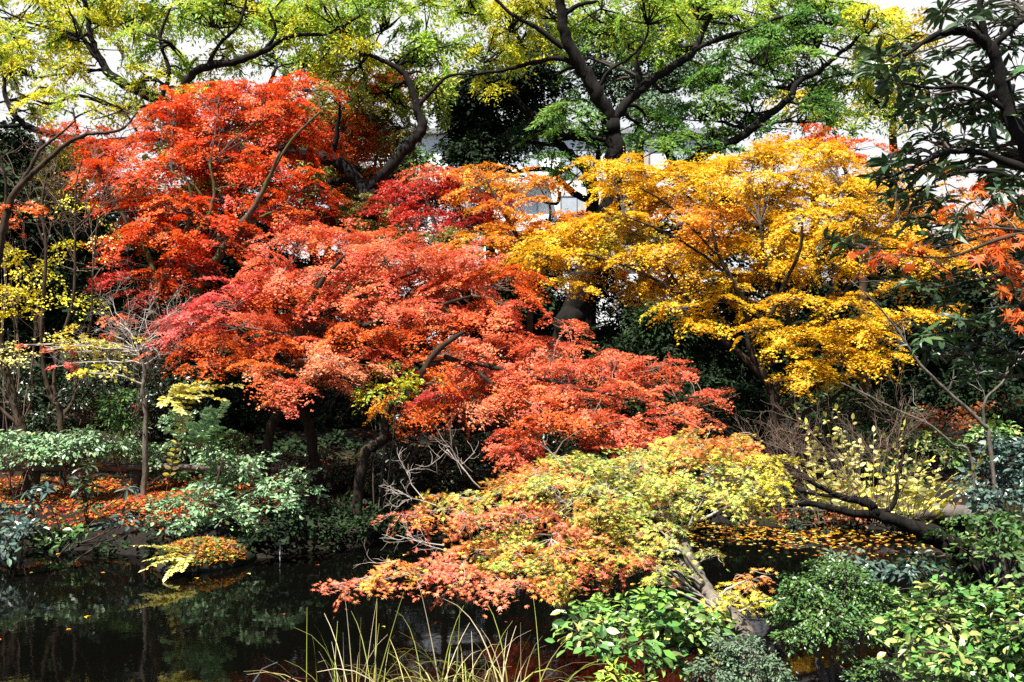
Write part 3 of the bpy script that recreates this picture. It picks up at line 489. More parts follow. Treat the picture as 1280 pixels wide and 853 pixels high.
plant('maple_tree', 'sparse orange maple with thin arching stems in front of the white building', 'tree', 17, [(592, 214, 32, 8), (650, 220, 34, 9), (685, 228, 22, 8), (608, 236, 36, 9), (660, 248, 26, 7, None, None, .6), (640, 280, 42, 11), (690, 278, 36, 11), (600, 302, 42, 11, 'goldo'), (650, 304, 40, 10, 'olv'), (720, 272, 26, 9), (570, 320, 30, 9), (690, 302, 34, 9, 'gold'), (625, 258, 30, 7, None, None, .7), (640, 330, 36, 10, 'goldo')],
 [[(660, 'g', 4.5), (662, 420, 4), (664, 340, 3.5), (652, 305, 3), (635, 275, 2.2), (618, 245, 1.6), (608, 225, 1)], [(663, 330, 2.6), (680, 300, 2.2), (688, 262, 1.6), (675, 235, 1)], [(664, 350, 2.5), (690, 320, 2), (715, 285, 1.2)]], 'org', 'star', .06, 2.4, .22, twr=1)
plant('maple_tree', 'salmon-red domed maple with twisted low trunk, left of centre', 'tree', 13.6, [
 (372, 298, 44, 16), (425, 298, 45, 16), (480, 315, 46, 18), (535, 320, 44, 18), (590, 328, 46, 18), (335, 322, 22, 10), (345, 345, 42, 14), (400, 338, 46, 15), (455, 348, 48, 17), (515, 352, 46, 17), (570, 358, 46, 17), (625, 350, 36, 16, 'salo'),
 (295, 372, 48, 15, 'pink'), (350, 372, 46, 15, 'salo'), (250, 395, 36, 11, 'pink'), (300, 402, 46, 14), (365, 398, 44, 14, 'salo'), (420, 378, 46, 16), (480, 385, 46, 17), (540, 392, 46, 16), (595, 392, 42, 16, 'salo'), (640, 385, 30, 14), (270, 432, 38, 11, 'salo'), (330, 432, 46, 13, 'salo'), (385, 430, 46, 13, 'sal'), (440, 415, 46, 15, 'salo'), (500, 418, 42, 14, 'salo'),
 (370, 452, 46, 11, 'pch'), (425, 452, 44, 11, 'pch'), (310, 462, 38, 10, 'salo'), (350, 478, 30, 9, 'sal'), (350, 500, 16, 14, 'sal'), (400, 468, 38, 8, 'pch'), (235, 410, 26, 9, 'pink'), (245, 452, 30, 8, 'salo'), (455, 445, 30, 9, 'sal')],
 [[(328, 'g', 5.5), (336, 548, 6), (345, 522, 6.5), (352, 498, 7), (360, 465, 7), (372, 425, 6), (385, 392, 5), (400, 355, 3.5), (430, 320, 2)], [(398, 'g', 6.5, .5), (388, 537, 6.5, .5), (374, 515, 6, .4), (360, 498, 6, .2), (352, 490, 5, 0)],
  [(375, 415, 5), (366, 385, 4.5), (352, 370, 3.5), (350, 348, 2.6)], [(380, 400, 4), (420, 385, 3.5), (470, 360, 2.6), (520, 340, 1.6)], [(362, 462, 4), (330, 430, 3), (290, 410, 2.2), (250, 400, 1.3)], [(378, 410, 4), (440, 410, 3.4), (520, 390, 2.6), (590, 370, 1.6)]],
 'sal', 'star', .05, 1.75, .26, jit=.28, dbl=1, ll=.6, bark='bark_dark', depth=1.0, lean=1.0, fine=1, bare=[(420, 480, .6, -.35, .5, .006, 2), (455, 470, .8, -.5, .45, .005, 2), (400, 490, -.1, -.4, .4, .005, 2), (470, 480, .9, -.3, .4, .005, 2), (440, 485, .2, -.5, .4, .005, 2)], twig='twig_brown')
plant('maple_tree', 'pink-red maple in centre with a long low horizontal branch over the pond', 'tree', 12.6, [
 (555, 440, 42, 13, 'salo'), (610, 432, 44, 14), (660, 428, 38, 14), (705, 402, 24, 7), (690, 440, 36, 13), (560, 478, 40, 9, 'salo'), (605, 470, 44, 13), (655, 465, 46, 15), (710, 460, 46, 15), (760, 458, 44, 13), (812, 456, 34, 8), (850, 463, 22, 5), (770, 445, 18, 6), (500, 500, 36, 10, 'salo'), (545, 508, 44, 11, 'salo'), (560, 492, 40, 10, 'pink'), (600, 510, 44, 11, 'pch'), (650, 502, 46, 13), (700, 492, 46, 14), (750, 488, 44, 14), (800, 495, 36, 11), (480, 515, 26, 7, 'org'), (690, 520, 46, 13, 'salo'), (740, 520, 44, 14), (785, 535, 40, 12), (820, 520, 28, 9), (845, 515, 22, 6), (885, 496, 26, 7), (755, 550, 38, 10), (805, 552, 32, 9), (645, 545, 26, 14), (632, 570, 24, 11), (655, 558, 20, 9), (880, 527, 16, 7), (680, 585, 40, 8, 'sal', -3, .6), (640, 480, 40, 11, 'salo')],
 [[(442, 'g', 6), (455, 572, 6.5), (470, 558, 6.5), (481, 546, 6), (482, 525, 4.5), (487, 508, 4.5), (510, 492, 4.5), (527, 468, 4.5), (545, 440, 4), (580, 415, 2.5)], [(474, 554, 5), (500, 540, 5), (525, 528, 5), (548, 526, 5), (575, 535, 5), (605, 536, 4.5), (640, 530, 4), (690, 533, 3), (745, 530, 2)],
  [(535, 455, 4), (580, 452, 3.4), (640, 465, 2.8), (700, 480, 2.2), (770, 495, 1.5)], [(555, 445, 3), (590, 460, 3), (615, 480, 2.2), (640, 500, 1.6)], [(820, 540, 1.6), (838, 515, 1.6), (850, 500, 1.2), (880, 495, .8)], [(640, 530, 2), (648, 550, 1.8), (640, 575, 1.2)]],
 'sal', 'star', .049, 1.6, .24, jit=.28, dbl=1, ll=.5, bark='bark_dark', twig='twig_brown', depth=1.1, lean=1.2, fine=1, bare=[(860, 510, .8, .2, .5, .005, 1), (720, 505, .5, -.3, .5, .004, 2), (590, 590, -.7, .5, .45, .008, 2, -1.2), (850, 525, .6, .5, .4, .004, 1)])
plant('maple_tree', 'small orange-red maple glowing behind the top of the golden maple', 'tree', 19, [(1025, 180, 38, 10), (1075, 185, 34, 10), (1000, 172, 28, 8), (1060, 200, 30, 8), (1100, 225, 26, 10, 'org'), (1160, 215, 40, 14, 'org', None, .6), (1220, 250, 40, 18, 'org', None, .5), (1180, 270, 30, 12, 'org', None, .5)], [[(1085, 'g', 5), (1080, 400, 5), (1075, 280, 4), (1060, 220, 2.5), (1040, 190, 1.5)], [(1076, 300, 3), (1120, 250, 2.4), (1180, 230, 1.5)]], 'salo', 'star', .085, 1.8, .3)
plant('maple_tree', 'golden-yellow maple with several dark rising stems on the right of the far bank', 'tree', 15, [
 (762, 214, 28, 9), (800, 212, 34, 11), (845, 214, 36, 12), (775, 240, 36, 11), (830, 243, 40, 13), (885, 232, 38, 13), (765, 272, 40, 11), (905, 205, 30, 11), (935, 196, 34, 12), (980, 190, 38, 14), (1035, 200, 40, 12), (945, 232, 36, 13), (1000, 228, 40, 14), (1055, 232, 40, 15), (1095, 222, 26, 12), (850, 270, 40, 12, 'goldo'), (900, 268, 38, 12, 'goldo'), (950, 272, 38, 13), (1005, 268, 40, 13), (1060, 268, 40, 14), (1105, 258, 34, 12),
 (690, 298, 36, 10), (730, 288, 36, 11), (680, 322, 34, 9), (735, 318, 40, 9), (790, 288, 40, 12, 'goldg'), (710, 350, 28, 6), (750, 308, 26, 8, 'goldg'), (790, 328, 40, 12), (835, 315, 38, 12), (880, 300, 40, 12, 'goldo'), (840, 352, 36, 13), (800, 362, 30, 9), (845, 385, 26, 9), (868, 405, 20, 8), (880, 335, 34, 11), (925, 312, 36, 11), (975, 305, 36, 11), (1030, 300, 38, 12), (1080, 298, 38, 12), (925, 352, 26, 10), (985, 335, 32, 10), (1040, 330, 36, 10), (1110, 320, 30, 11), (905, 375, 24, 8),
 (950, 385, 24, 9), (1000, 372, 34, 8), (945, 412, 24, 9), (1060, 378, 30, 10), (1005, 412, 34, 9), (1055, 408, 36, 9), (1095, 398, 34, 9), (1140, 395, 30, 8), (1185, 388, 22, 6), (985, 435, 30, 9), (1035, 432, 40, 10), (1085, 425, 36, 10), (1010, 458, 30, 9), (1060, 450, 40, 10), (1100, 447, 28, 9), (990, 478, 22, 7), (1040, 470, 26, 6), (960, 335, 26, 8), (1130, 355, 26, 9, None, None, .6), (1140, 290, 36, 13), (1175, 325, 34, 11), (1135, 250, 30, 12), (1205, 300, 34, 11, 'goldo'), (1160, 270, 30, 12, 'goldo'), (1240, 280, 34, 14, 'goldo', 1)],
 [[(968, 'g', 9), (969, 525, 9), (966, 492, 8.5), (954, 470, 8), (940, 440, 7), (935, 410, 6), (930, 378, 5.5), (915, 350, 4.5), (897, 315, 3.2), (890, 280, 2)], [(952, 470, 6), (922, 440, 5.5), (895, 418, 5), (870, 388, 4), (850, 360, 2.6), (830, 330, 1.6)], [(968, 490, 6), (985, 468, 5.5), (992, 425, 5), (980, 385, 4.5), (962, 350, 4), (955, 318, 3), (950, 280, 2)],
  [(970, 515, 7), (995, 497, 6), (1025, 480, 5), (1050, 462, 4), (1080, 440, 2.5)], [(936, 415, 4.5), (962, 395, 4), (983, 350, 3.5), (1000, 312, 3), (1003, 275, 2)], [(992, 470, 4), (1030, 425, 4), (1036, 388, 3.5), (1068, 350, 2.8), (1080, 320, 1.8)], [(970, 500, 4), (1000, 470, 4), (1005, 440, 3.5), (1015, 400, 3), (1040, 360, 2)], [(980, 540, 5), (1000, 520, 4.5), (1040, 500, 3.5), (1070, 470, 2.4)], [(915, 350, 3), (880, 320, 2.6), (830, 290, 2), (780, 270, 1.3)], [(895, 318, 2.4), (840, 260, 2), (800, 235, 1.3)], [(860, 375, 2.6), (800, 340, 2.4), (740, 320, 2), (690, 318, 1.2)]],
 'gold', 'star5', .057, 2.4, .25, jit=.3, dbl=1, back=.4, rs=.72, bark='bark_dark', depth=1.0, lean=.6, fine=1)

# ------------------------------------------------------------------ shaded understorey of the far bank
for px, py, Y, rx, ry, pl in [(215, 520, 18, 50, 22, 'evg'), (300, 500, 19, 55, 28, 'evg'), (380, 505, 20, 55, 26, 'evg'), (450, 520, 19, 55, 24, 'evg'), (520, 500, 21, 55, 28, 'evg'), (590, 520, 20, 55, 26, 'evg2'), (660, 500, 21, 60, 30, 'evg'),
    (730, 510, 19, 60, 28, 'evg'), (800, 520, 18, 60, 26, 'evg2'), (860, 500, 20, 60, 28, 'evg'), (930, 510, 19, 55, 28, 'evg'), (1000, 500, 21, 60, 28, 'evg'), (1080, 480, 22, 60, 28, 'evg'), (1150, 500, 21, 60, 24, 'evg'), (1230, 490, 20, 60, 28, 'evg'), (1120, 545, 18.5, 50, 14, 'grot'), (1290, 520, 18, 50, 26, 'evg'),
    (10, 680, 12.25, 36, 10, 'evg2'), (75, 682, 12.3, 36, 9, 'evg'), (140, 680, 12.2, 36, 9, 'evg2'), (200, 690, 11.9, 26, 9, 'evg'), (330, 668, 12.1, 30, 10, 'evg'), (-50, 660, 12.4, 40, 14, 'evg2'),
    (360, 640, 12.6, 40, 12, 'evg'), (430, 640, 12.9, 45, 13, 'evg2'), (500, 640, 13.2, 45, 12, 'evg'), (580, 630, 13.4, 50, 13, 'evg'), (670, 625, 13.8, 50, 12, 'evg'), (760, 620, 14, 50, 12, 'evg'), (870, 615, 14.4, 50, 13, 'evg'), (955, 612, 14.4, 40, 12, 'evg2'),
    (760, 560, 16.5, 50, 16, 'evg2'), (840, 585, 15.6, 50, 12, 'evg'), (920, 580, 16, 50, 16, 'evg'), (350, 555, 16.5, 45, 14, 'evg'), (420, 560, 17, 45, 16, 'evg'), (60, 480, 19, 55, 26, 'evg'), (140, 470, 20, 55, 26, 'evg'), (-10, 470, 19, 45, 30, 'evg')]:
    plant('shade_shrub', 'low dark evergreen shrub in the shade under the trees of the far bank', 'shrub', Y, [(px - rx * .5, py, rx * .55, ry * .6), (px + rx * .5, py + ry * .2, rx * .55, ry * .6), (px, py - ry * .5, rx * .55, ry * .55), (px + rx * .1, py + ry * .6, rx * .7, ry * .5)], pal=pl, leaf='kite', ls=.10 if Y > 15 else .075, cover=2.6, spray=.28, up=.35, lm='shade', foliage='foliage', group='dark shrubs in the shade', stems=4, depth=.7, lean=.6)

# ------------------------------------------------------------------ left bank
plant('bare_sapling', 'bare grey-brown sapling dividing into three upright stems, left bank', 'tree', 14.5, [(90, 330, 40, 26, 'yel', .5, .12), (45, 345, 30, 30, 'yel', .5, .12), (130, 300, 30, 24, 'lem', .6, .1), (100, 260, 30, 24, 'yel', .6, .08), (90, 375, 45, 24, 'yel', .5, .14), (70, 430, 40, 18, 'lem', .5, .2), (15, 440, 30, 14, 'lem', .5, .25)],
 [[(80, 'g', 4.5), (76, 518, 4.5), (66, 500, 4), (56, 470, 3.6), (52, 420, 3.4), (54, 380, 3), (58, 310, 2.4), (52, 260, 1.7), (60, 210, 1)], [(70, 506, 3), (68, 470, 2.8), (78, 420, 2.6), (92, 370, 2.3), (94, 290, 1.8), (96, 230, 1.2), (104, 195, .8)], [(80, 518, 3), (92, 500, 2.8), (94, 470, 2.6), (92, 440, 2.4), (112, 410, 2), (116, 350, 1.6), (120, 290, 1.1)], [(92, 285, 1.3), (110, 270, 1.1), (125, 240, .7)], [(92, 290, 1.3), (75, 260, 1.1), (55, 235, .7)], [(58, 310, 1.5), (48, 285, 1.3), (42, 258, .8)], [(96, 330, 1), (80, 300, .9), (62, 280, .6)]],
 'lem', 'kite', .05, 1, .3, bark='bark_brown', twig='twig_brown', lm='straw', rs=.8, bare=[(x_, y_, dx_, 1, 1.1, .005, 3) for x_, y_, dx_ in ((60, 300, .5), (94, 300, -.4), (116, 340, .1), (54, 360, -.3), (96, 230, .4), (120, 290, .8), (58, 280, -.6), (80, 300, 0), (104, 215, -.5), (125, 250, .3))] + [(56, 250, .1, .8, 1.3, .006, 2), (94, 290, .2, 1, 1.2, .006, 2), (116, 350, .3, 1, 1.2, .006, 2), (52, 420, -.7, .6, .8, .005, 2), (56, 440, .5, .4, .6, .005, 2), (92, 440, .8, .5, .9, .005, 2), (76, 330, -.4, .8, .9, .005, 2), (110, 300, .6, .8, 1.0, .005, 2), (94, 490, .9, .5, 1.0, .004, 1), (40, 260, -.3, 1, 1, .005, 2)])
plant('bare_tree', 'pale brown slanting trunk entering at the left edge with one red leafy spray', 'tree', 10.5, [(20, 262, 24, 8, 'salo'), (38, 258, 12, 5, 'salo'), (8, 275, 14, 5, 'sal')],
 [[(-60, 'g', 6), (-20, 420, 5.5), (0, 310, 5), (6, 275, 4.5), (15, 247, 4.2), (35, 222, 3.6), (55, 205, 3.2), (80, 182, 2.8), (110, 168, 2.4), (150, 163, 1.7), (172, 140, 1)], [(18, 244, 3), (38, 210, 2.8), (50, 188, 2.3), (70, 172, 1.8), (95, 150, 1)], [(6, 275, 2.2), (8, 240, 1.9), (4, 210, 1.4), (-6, 180, 1)]],
 'salo', 'star', .06, 1.5, .2, bark='bark_brown', twig='twig_brown', bare=[(150, 163, .8, .5, .35, .006, 2), (60, 200, .2, .7, .5, .005, 2)])
plant('bare_tree', 'brown leaning trunk with a pale forked shoot at the far left above grey-green shrubs', 'tree', 14.2, [(15, 455, 25, 10, 'lem', 0, .4)], [[(40, 'g', 6), (28, 545, 6), (22, 520, 5.5), (12, 480, 5), (2, 440, 4.5), (-8, 380, 4)], [(22, 520, 2.6), (8, 500, 2.2), (0, 478, 1.6), (-6, 460, 1)], [(22, 530, 2.6), (5, 515, 2.2), (-12, 500, 1.5)]], 'lem', 'kite', .06, 1, .2, bark='bark_brown', twig='twig_grey', bare=[(20, 510, .3, .6, .3, .004, 1)])
plant('ginkgo_shrub', 'bright yellow slender shrub at the left edge', 'shrub', 15, [(8, 330, 16, 22), (18, 370, 24, 22), (50, 385, 18, 12, None, None, .6), (10, 405, 22, 16), (30, 340, 14, 16, None, None, .6), (45, 365, 20, 14, None, None, .5), (4, 310, 8, 12)], pal='gin', leaf='kite', ls=.05, cover=.45, spray=.2, foliage='foliage', base=15, lm='thin', twig='twig_brown')
plant('lichen_shrub', 'twiggy grey lichen-covered shrub with scattered yellow and pink-red leaves left of the salmon maple', 'shrub', 13.6, [(105, 425, 28, 14, 'goldg', 0, .7), (130, 440, 30, 12, 'lem', 0, .6), (115, 465, 18, 6, 'yel', 0, .7), (145, 400, 16, 8, 'sal', 0, .6), (150, 420, 12, 6, 'sal', 0, .5), (80, 455, 12, 6, 'pink', 0, .6), (85, 440, 9, 4, 'pink', 0, .8), (195, 445, 18, 5, 'sal', 0, .7), (205, 425, 20, 6, 'pink', 0, .6), (160, 430, 25, 12, 'lem', 0, .25), (30, 432, 6, 4, 'sal', 0, .8), (56, 437, 6, 4, 'sal', 0, .8), (195, 418, 14, 5, 'pink', 0, .5)],
 [[(180, 'g', 3), (182, 520, 3), (178, 490, 3), (181, 465, 2.6), (172, 440, 2)]], 'lem', 'star', .06, 1.6, .16, bark='bark_grey', twig='twig_grey', fine=1,
 bare=[(170, 440, x, y, .75, .006, 3) for x, y in ((-.9, .3), (-.6, .7), (-.2, .9), (.3, .8), (.7, .5), (.9, .1), (-1, -.1), (.5, -.2), (.1, .9), (-.8, .1), (.9, .4))])
plant('fan_shrub', 'low dark-green feathery conifer shrub beside the mossy maple trunk', 'shrub', 15.5, [(150, 505, 20, 14), (135, 520, 20, 12), (160, 525, 20, 12)], pal='mid', leaf='slim', ls=.09, cover=2, spray=.2, foliage='foliage', base=150)
GS = 'grey-green shrubs along the left rail'
for lab, pads, bx, yy in [
 ('dark glossy camellia-like shrub at the far left under bare stems', [(20, 500, 35, 20, 'evg2'), (60, 530, 35, 18, 'evg2'), (110, 500, 40, 22, 'evg2'), (120, 470, 40, 18, 'evg'), (20, 470, 30, 20, 'evg2'), (160, 470, 35, 18, 'evg2'), (210, 480, 40, 22, 'evg2'), (215, 510, 30, 18, 'evg')], 80, 16.4),
 ('grey-green shrub leftmost above the log rail', [(10, 550, 32, 12), (35, 565, 32, 11), (5, 570, 25, 10), (60, 548, 28, 10)], 20, 13.9),
 ('grey-green shrub in the middle of the row above the log rail', [(75, 558, 32, 12), (110, 555, 34, 13), (95, 570, 30, 9), (130, 565, 28, 10), (105, 540, 22, 8)], 95, 13.9),
 ('grey-green shrub at the right end of the row above the log rail', [(145, 560, 28, 10), (175, 565, 28, 11), (160, 555, 24, 9), (195, 570, 22, 9)], 165, 13.9)]:
    plant('bank_shrub', lab, 'shrub', yy, pads, pal='pale', leaf='oval', ls=.075, cover=2.3, spray=.17, lm='glossy', foliage='foliage', base=bx, group=None if 'camellia' in lab else GS, up=.8, twig='twig_brown')
plant('bank_shrub', 'light green shrub arching over the water below the log rail', 'shrub', 12.4, [(215, 630, 32, 11), (255, 622, 34, 12), (290, 640, 34, 11), (245, 650, 34, 10), (320, 622, 34, 11), (350, 605, 34, 9), (385, 590, 24, 6), (300, 600, 30, 10), (345, 632, 30, 8), (210, 655, 24, 8), (385, 610, 22, 6), (275, 575, 28, 10), (310, 580, 28, 8), (265, 600, 28, 10)],
 [[(262, 'g', 2.2), (275, 640, 2), (310, 615, 1.6), (370, 590, 1)], [(262, 660, 1.8), (240, 630, 1.4), (225, 620, .9)], [(268, 650, 1.8), (270, 610, 1.5), (280, 570, .9)], [(275, 640, 1.6), (330, 630, 1.2), (380, 612, .7)]], 'pale', 'oval', .07, 2.0, .16, lm='matte', foliage='foliage', twig='twig_brown', up=.8)
plant('bank_shrub', 'mid-green shrub filling the dark behind the low trunk of the salmon maple', 'shrub', 14.6, [(240, 560, 34, 16, 'pale'), (290, 560, 30, 14), (230, 530, 26, 12, 'pale'), (340, 580, 36, 10, 'grot'), (400, 575, 40, 14, 'grot'), (430, 600, 40, 14, 'grot'), (270, 590, 30, 12), (220, 590, 20, 10)], pal='mid', leaf='oval', ls=.07, cover=2, spray=.18, lm='glossy', foliage='foliage', base=290, stems=5)
plant('bank_shrub', 'dark low shrub along the shaded centre bank under the long branch', 'shrub', 14.2, [(500, 560, 40, 18), (550, 570, 44, 18), (600, 565, 44, 16), (650, 575, 44, 16), (470, 585, 40, 14), (540, 595, 44, 14), (600, 595, 44, 12), (700, 570, 44, 14), (480, 610, 36, 10, 'grot')], pal='evg2', leaf='oval', ls=.075, cover=1.8, spray=.2, lm='glossy', foliage='foliage', base=560, stems=7)
plant('bank_shrub', 'dark leafy shrub behind the low horizontal branch', 'shrub', 16.5, [(540, 480, 40, 16), (580, 490, 40, 14), (520, 530, 40, 20), (600, 550, 44, 22), (660, 540, 44, 20), (720, 550, 44, 20), (780, 570, 40, 14), (840, 560, 44, 16), (880, 540, 44, 18)], pal='evg2', leaf='oval', ls=.09, cover=2, spray=.25, lm='glossy', foliage='foliage', base=660, stems=7)
plant('yellow_shrub', 'bright yellow-green feathery sapling beside the dark trunk of the pink-red maple', 'shrub', 12.9, [(485, 460, 24, 7), (500, 478, 26, 6), (470, 485, 24, 6), (510, 470, 14, 5), (490, 492, 16, 4), (545, 475, 8, 8)], pal='yg', leaf='slim', ls=.075, cover=1.5, spray=.15, base=470, foliage='foliage', lm='thin')

# fronds: ferns, nandina
def frond_plant(name, label, cat, root, fronds, pal, m, leaflet=.08, stem='twig_brown', leaf='slim', pairs=12, group=None, taper=True, ragged=0):
    """fronds: list of (tip point, arch height)"""
    rt = empty(name, root, label, cat, group); LP, LN, LD, LS, LC, cur = [], [], [], [], [], []
    for tip, arch, st in fronds:
        tip = np.array(tip); st = np.array(st); t = np.linspace(0, 1, 9)[:, None]; m2 = (st + tip) / 2 + np.array([0, 0, arch]); c = (1 - t) ** 2 * st + 2 * t * (1 - t) * m2 + t * t * tip; cur.append(c)
        T = norm(np.gradient(c, axis=0)); side = norm(np.cross(T, np.array([0, .25, 1.]))); up = np.cross(side, T)
        for k in range(pairs):
            u = .22 + .78 * k / (pairs - 1); i = u * 8; j = min(7, int(i)); p = c[j] + (c[j + 1] - c[j]) * (i - j)
            for s in (-1, 1):
                p = p + T[j] * random.gauss(0, ragged * .03)
                LP.append(p); LN.append(up[j] + rng.normal(0, .2, 3)); LD.append(side[j] * s + T[j] * .45 + rng.normal(0, .12 + .35 * (ragged > 0), 3) + np.array([0, 0, -.2])); LS.append(leaflet * (1.15 - (u if taper else .5) * .85) * random.uniform(.85, 1.15) * ((random.random() > .15) * random.uniform(.7, 1.3) + .02 if ragged else 1))
                LC.append(np.array(random.choice(PAL[pal])) * math.exp(random.gauss(0, .12)))
        LP.append(tip); LN.append(up[-1]); LD.append(T[-1]); LS.append(leaflet * .6); LC.append(LC[-1])
    n = 2 * pairs + 1; arr = [np.array(q) for q in (LP, LN, LD, LS, LC)]
    for f in range(len(fronds)):
        q = [w_[f * n:(f + 1) * n] for w_ in arr]; V, fs, fc = leaves(q[0] - np.array(root), q[1], q[2], q[3], q[4], leaf)
        V2, f2 = tubes(cur[f][None] - np.array(root), np.linspace(.005, .002, 9)[None], 4); Va, fa = merge([(V, fs), (V2, f2)])
        link('frond', np_mesh('frond', Va, fa, False, np.concatenate([fc, np.tile([[.16, .11, .06]], (sum(len(x_) for x_ in f2), 1))])), M[m], rt)
    return rt
r0 = PG(250, 11.7); 
frond_plant('fern', 'yellow-green fern fanning out over the water from the leaf-strewn mossy mound', 'fern', r0, [(P(px, py, 10.85 + dy), a, P(236, 694, 11.1)) for px, py, dy, a in ((168, 682, 0, .06), (185, 700, -.1, .04), (208, 722, -.2, .05), (228, 712, -.3, .06), (180, 712, -.25, .06), (200, 684, .1, .06))], 'lem', 'thin', .13, leaf='kite', pairs=15)
r0 = PG(205, 13.2); frond_plant('nandina', 'plant with yellow feathery leaf sprays leaning over the grey-green shrubs', 'plant', r0, [(P(px, py, 12.8 + d), .1, P(212, 500, 13)) for px, py, d in ((203, 505, 0), (230, 482, .1), (262, 486, .1), (300, 482, .2), (280, 500, 0), (245, 500, -.1), (225, 515, -.1), (260, 478, .3))] + [(P(238, 490, 12.9), .1, r0)], 'lem', 'thin', .13, leaf='oval', pairs=15, taper=False)
r0 = PG(262, 13.0); frond_plant('nandina', 'plant with pale green pinnate sprays below the yellow feathery one', 'plant', r0, [(P(px, py, 12.6 + d), .08, P(250, 560, 12.8)) for px, py, d in ((282, 505, 0), (262, 512, 0), (215, 515, .1), (208, 538, 0), (222, 545, -.1), (240, 530, -.1), (275, 535, 0), (255, 545, -.2), (290, 540, .1), (205, 560, 0))] + [(P(265, 520, 12.7), .1, r0)], 'pale', 'matte', .13, leaf='oval', pairs=15, taper=False)
def leaf_tuft(name, label, cat, Y, tufts, base, pal='blu', ls=.16, leaf='lance', m='glossy', stem=.008, group=None, bark='twig_dark'):
    plant(name, label, cat, Y, [(x, y, 7, 4, None, 0) for x, y in tufts], (), pal, leaf, ls, 1, .05, lm=m, foliage='foliage', base=base, whorl=True, up=1.0, shell=.3, stems=1, lean=0, group=group, twig=bark, stemr=stem)
leaf_tuft('laurel', 'dark broad-leaved laurel sprig standing on the orange leaf litter', 'plant', 12.6, [(110, 585, ), (102, 602), (115, 612), (108, 628), (118, 635)], 112, 'rho', .17)
leaf_tuft('laurel', 'bluish broad-leaved plant at the water side under the log rail', 'plant', 12.3, [(45, 618), (38, 632), (58, 612), (30, 640), (160, 610), (155, 645), (170, 640)], 80, 'blu', .16)
plant('bank_shrub', 'bluish-green shrub at left edge touching the water', 'shrub', 11.8, [(8, 640, 18, 14), (15, 665, 20, 12), (5, 690, 14, 8), (35, 660, 18, 8), (70, 665, 24, 7, 'mid'), (110, 660, 24, 8, 'mid'), (150, 655, 24, 9, 'blu')], pal='blu', leaf='oval', ls=.085, cover=1.6, spray=.16, lm='glossy', foliage='foliage', base=20, stems=4)

# log rail fence on the left bank
f0 = PG(150, 14.0); fe = empty('log_fence', f0, 'low fence of dark log rails on short posts above the orange leaf litter', 'fence')
for px in (-30, 45, 170, 300):
    p = PG(px, 14.05); V, fs = tubes(np.array([[p + (0, 0, -.2), p + (0, 0, .15), p + (.01, 0, .36)]]) - f0, .055, 9); link('post', np_mesh('post', V, fs, True), M['bark_brown'], fe)
for a, bq in ((-60, 160), (150, 345)):
    A = PG(a, 14.0); B = PG(bq, 14.0); A[2] = EYE - (583 - 426.5) / F * 14 + .0; B[2] = EYE - (587 - 426.5) / F * 14
    t_ = np.linspace(0, 1, 8)[:, None]; c = A + (B - A) * t_ + rng.normal(0, .012, (8, 3)); V, fs = tubes(c[None] - f0, .045, 9); link('rail', np_mesh('rail', V, fs, True), M['log'], fe)

# mossy mound stone at the water
mp = np.array([P(250, 700, 11.45)[0], 11.5, 0.0]); u = np.linspace(0, 2 * np.pi, 28, endpoint=False); v = np.linspace(-.6, np.pi / 2, 12)
U, Vv = np.meshgrid(u, v); rad = 1 + .12 * np.sin(3 * U + 1) * np.cos(Vv) + .08 * np.sin(5 * U + 3 * Vv)
pts = np.stack([.52 * np.cos(U) * np.cos(Vv) * rad, .45 * np.sin(U) * np.cos(Vv) * rad, .24 * np.sin(Vv) * rad], -1).reshape(-1, 3) + rng.normal(0, .008, (28 * 12, 3))
ii = (np.arange(11)[:, None] * 28 + np.arange(28)); jj = (np.arange(11)[:, None] * 28 + (np.arange(28) + 1) % 28)
tag(link('stone', np_mesh('stone', pts, [np.stack([ii.ravel(), jj.ravel(), jj.ravel() + 28, ii.ravel() + 28], 1)], True), M['rock'], None, mp), 'mossy stone at the water edge covered in orange leaves, under the arching light green shrub', 'stone')

# fallen leaves
def litter(name, n, fx, pals, ls, leaf='star', zoff=.012, lm='straw'):
    x, y, z, pal = fx(n); k = len(x)
    nn = np.array([0, 0, 1.]) + rng.normal(0, .35, (k, 3)); d = rng.normal(size=(k, 3)); col = np.array([random.choice(PAL[random.choice(pals)]) for _ in range(k)]) * np.exp(rng.normal(0, .25, (k, 1)))
    V, fs, fc = leaves(np.stack([x, y, z + zoff], 1), nn, d, ls * rng.uniform(.6, 1.2, k), np.clip(col, 0, .8), leaf)
    tag(link(name, np_mesh(name, V, fs, False, fc), M[lm]), None, None, None, 'stuff')
def far_all(n):
    x = rng.uniform(-15, 15, n); y = far_edge(x) + .25 + rng.random(n) ** 1.3 * 9; return x, y, height(x, y), None
def far_left(n):
    x = rng.uniform(-9, -3.2, n); y = rng.uniform(12.6, 15.0, n); k = (np.sin(2.3 * x + y) + rng.normal(0, .6, n) > -.5) & (y > far_edge(x) + .2); x, y = x[k], y[k]; return x, y, height(x, y), None
litter('fallen_leaves', 14000, far_all, ['brn', 'brn', 'brn', 'dred', 'olv'], .06)
litter('fallen_leaves', 22000, far_left, ['org', 'salo', 'goldo', 'brn', 'brn', 'brn', 'brn', 'dred', 'dred', 'olv'], .06)
def on_mound(n):
    a = rng.uniform(0, 6.28, n); q = rng.random(n) ** .38 * .995; x = mp[0] + .52 * q * np.cos(a); y = mp[1] + .45 * q * np.sin(a); z = .235 * np.sqrt(1 - q * q) + .03; return x, y, z, None
litter('fallen_leaves', 2600, on_mound, ['org', 'goldo', 'brn', 'olv', 'olv', 'mid', 'mid', 'brn'], .055)
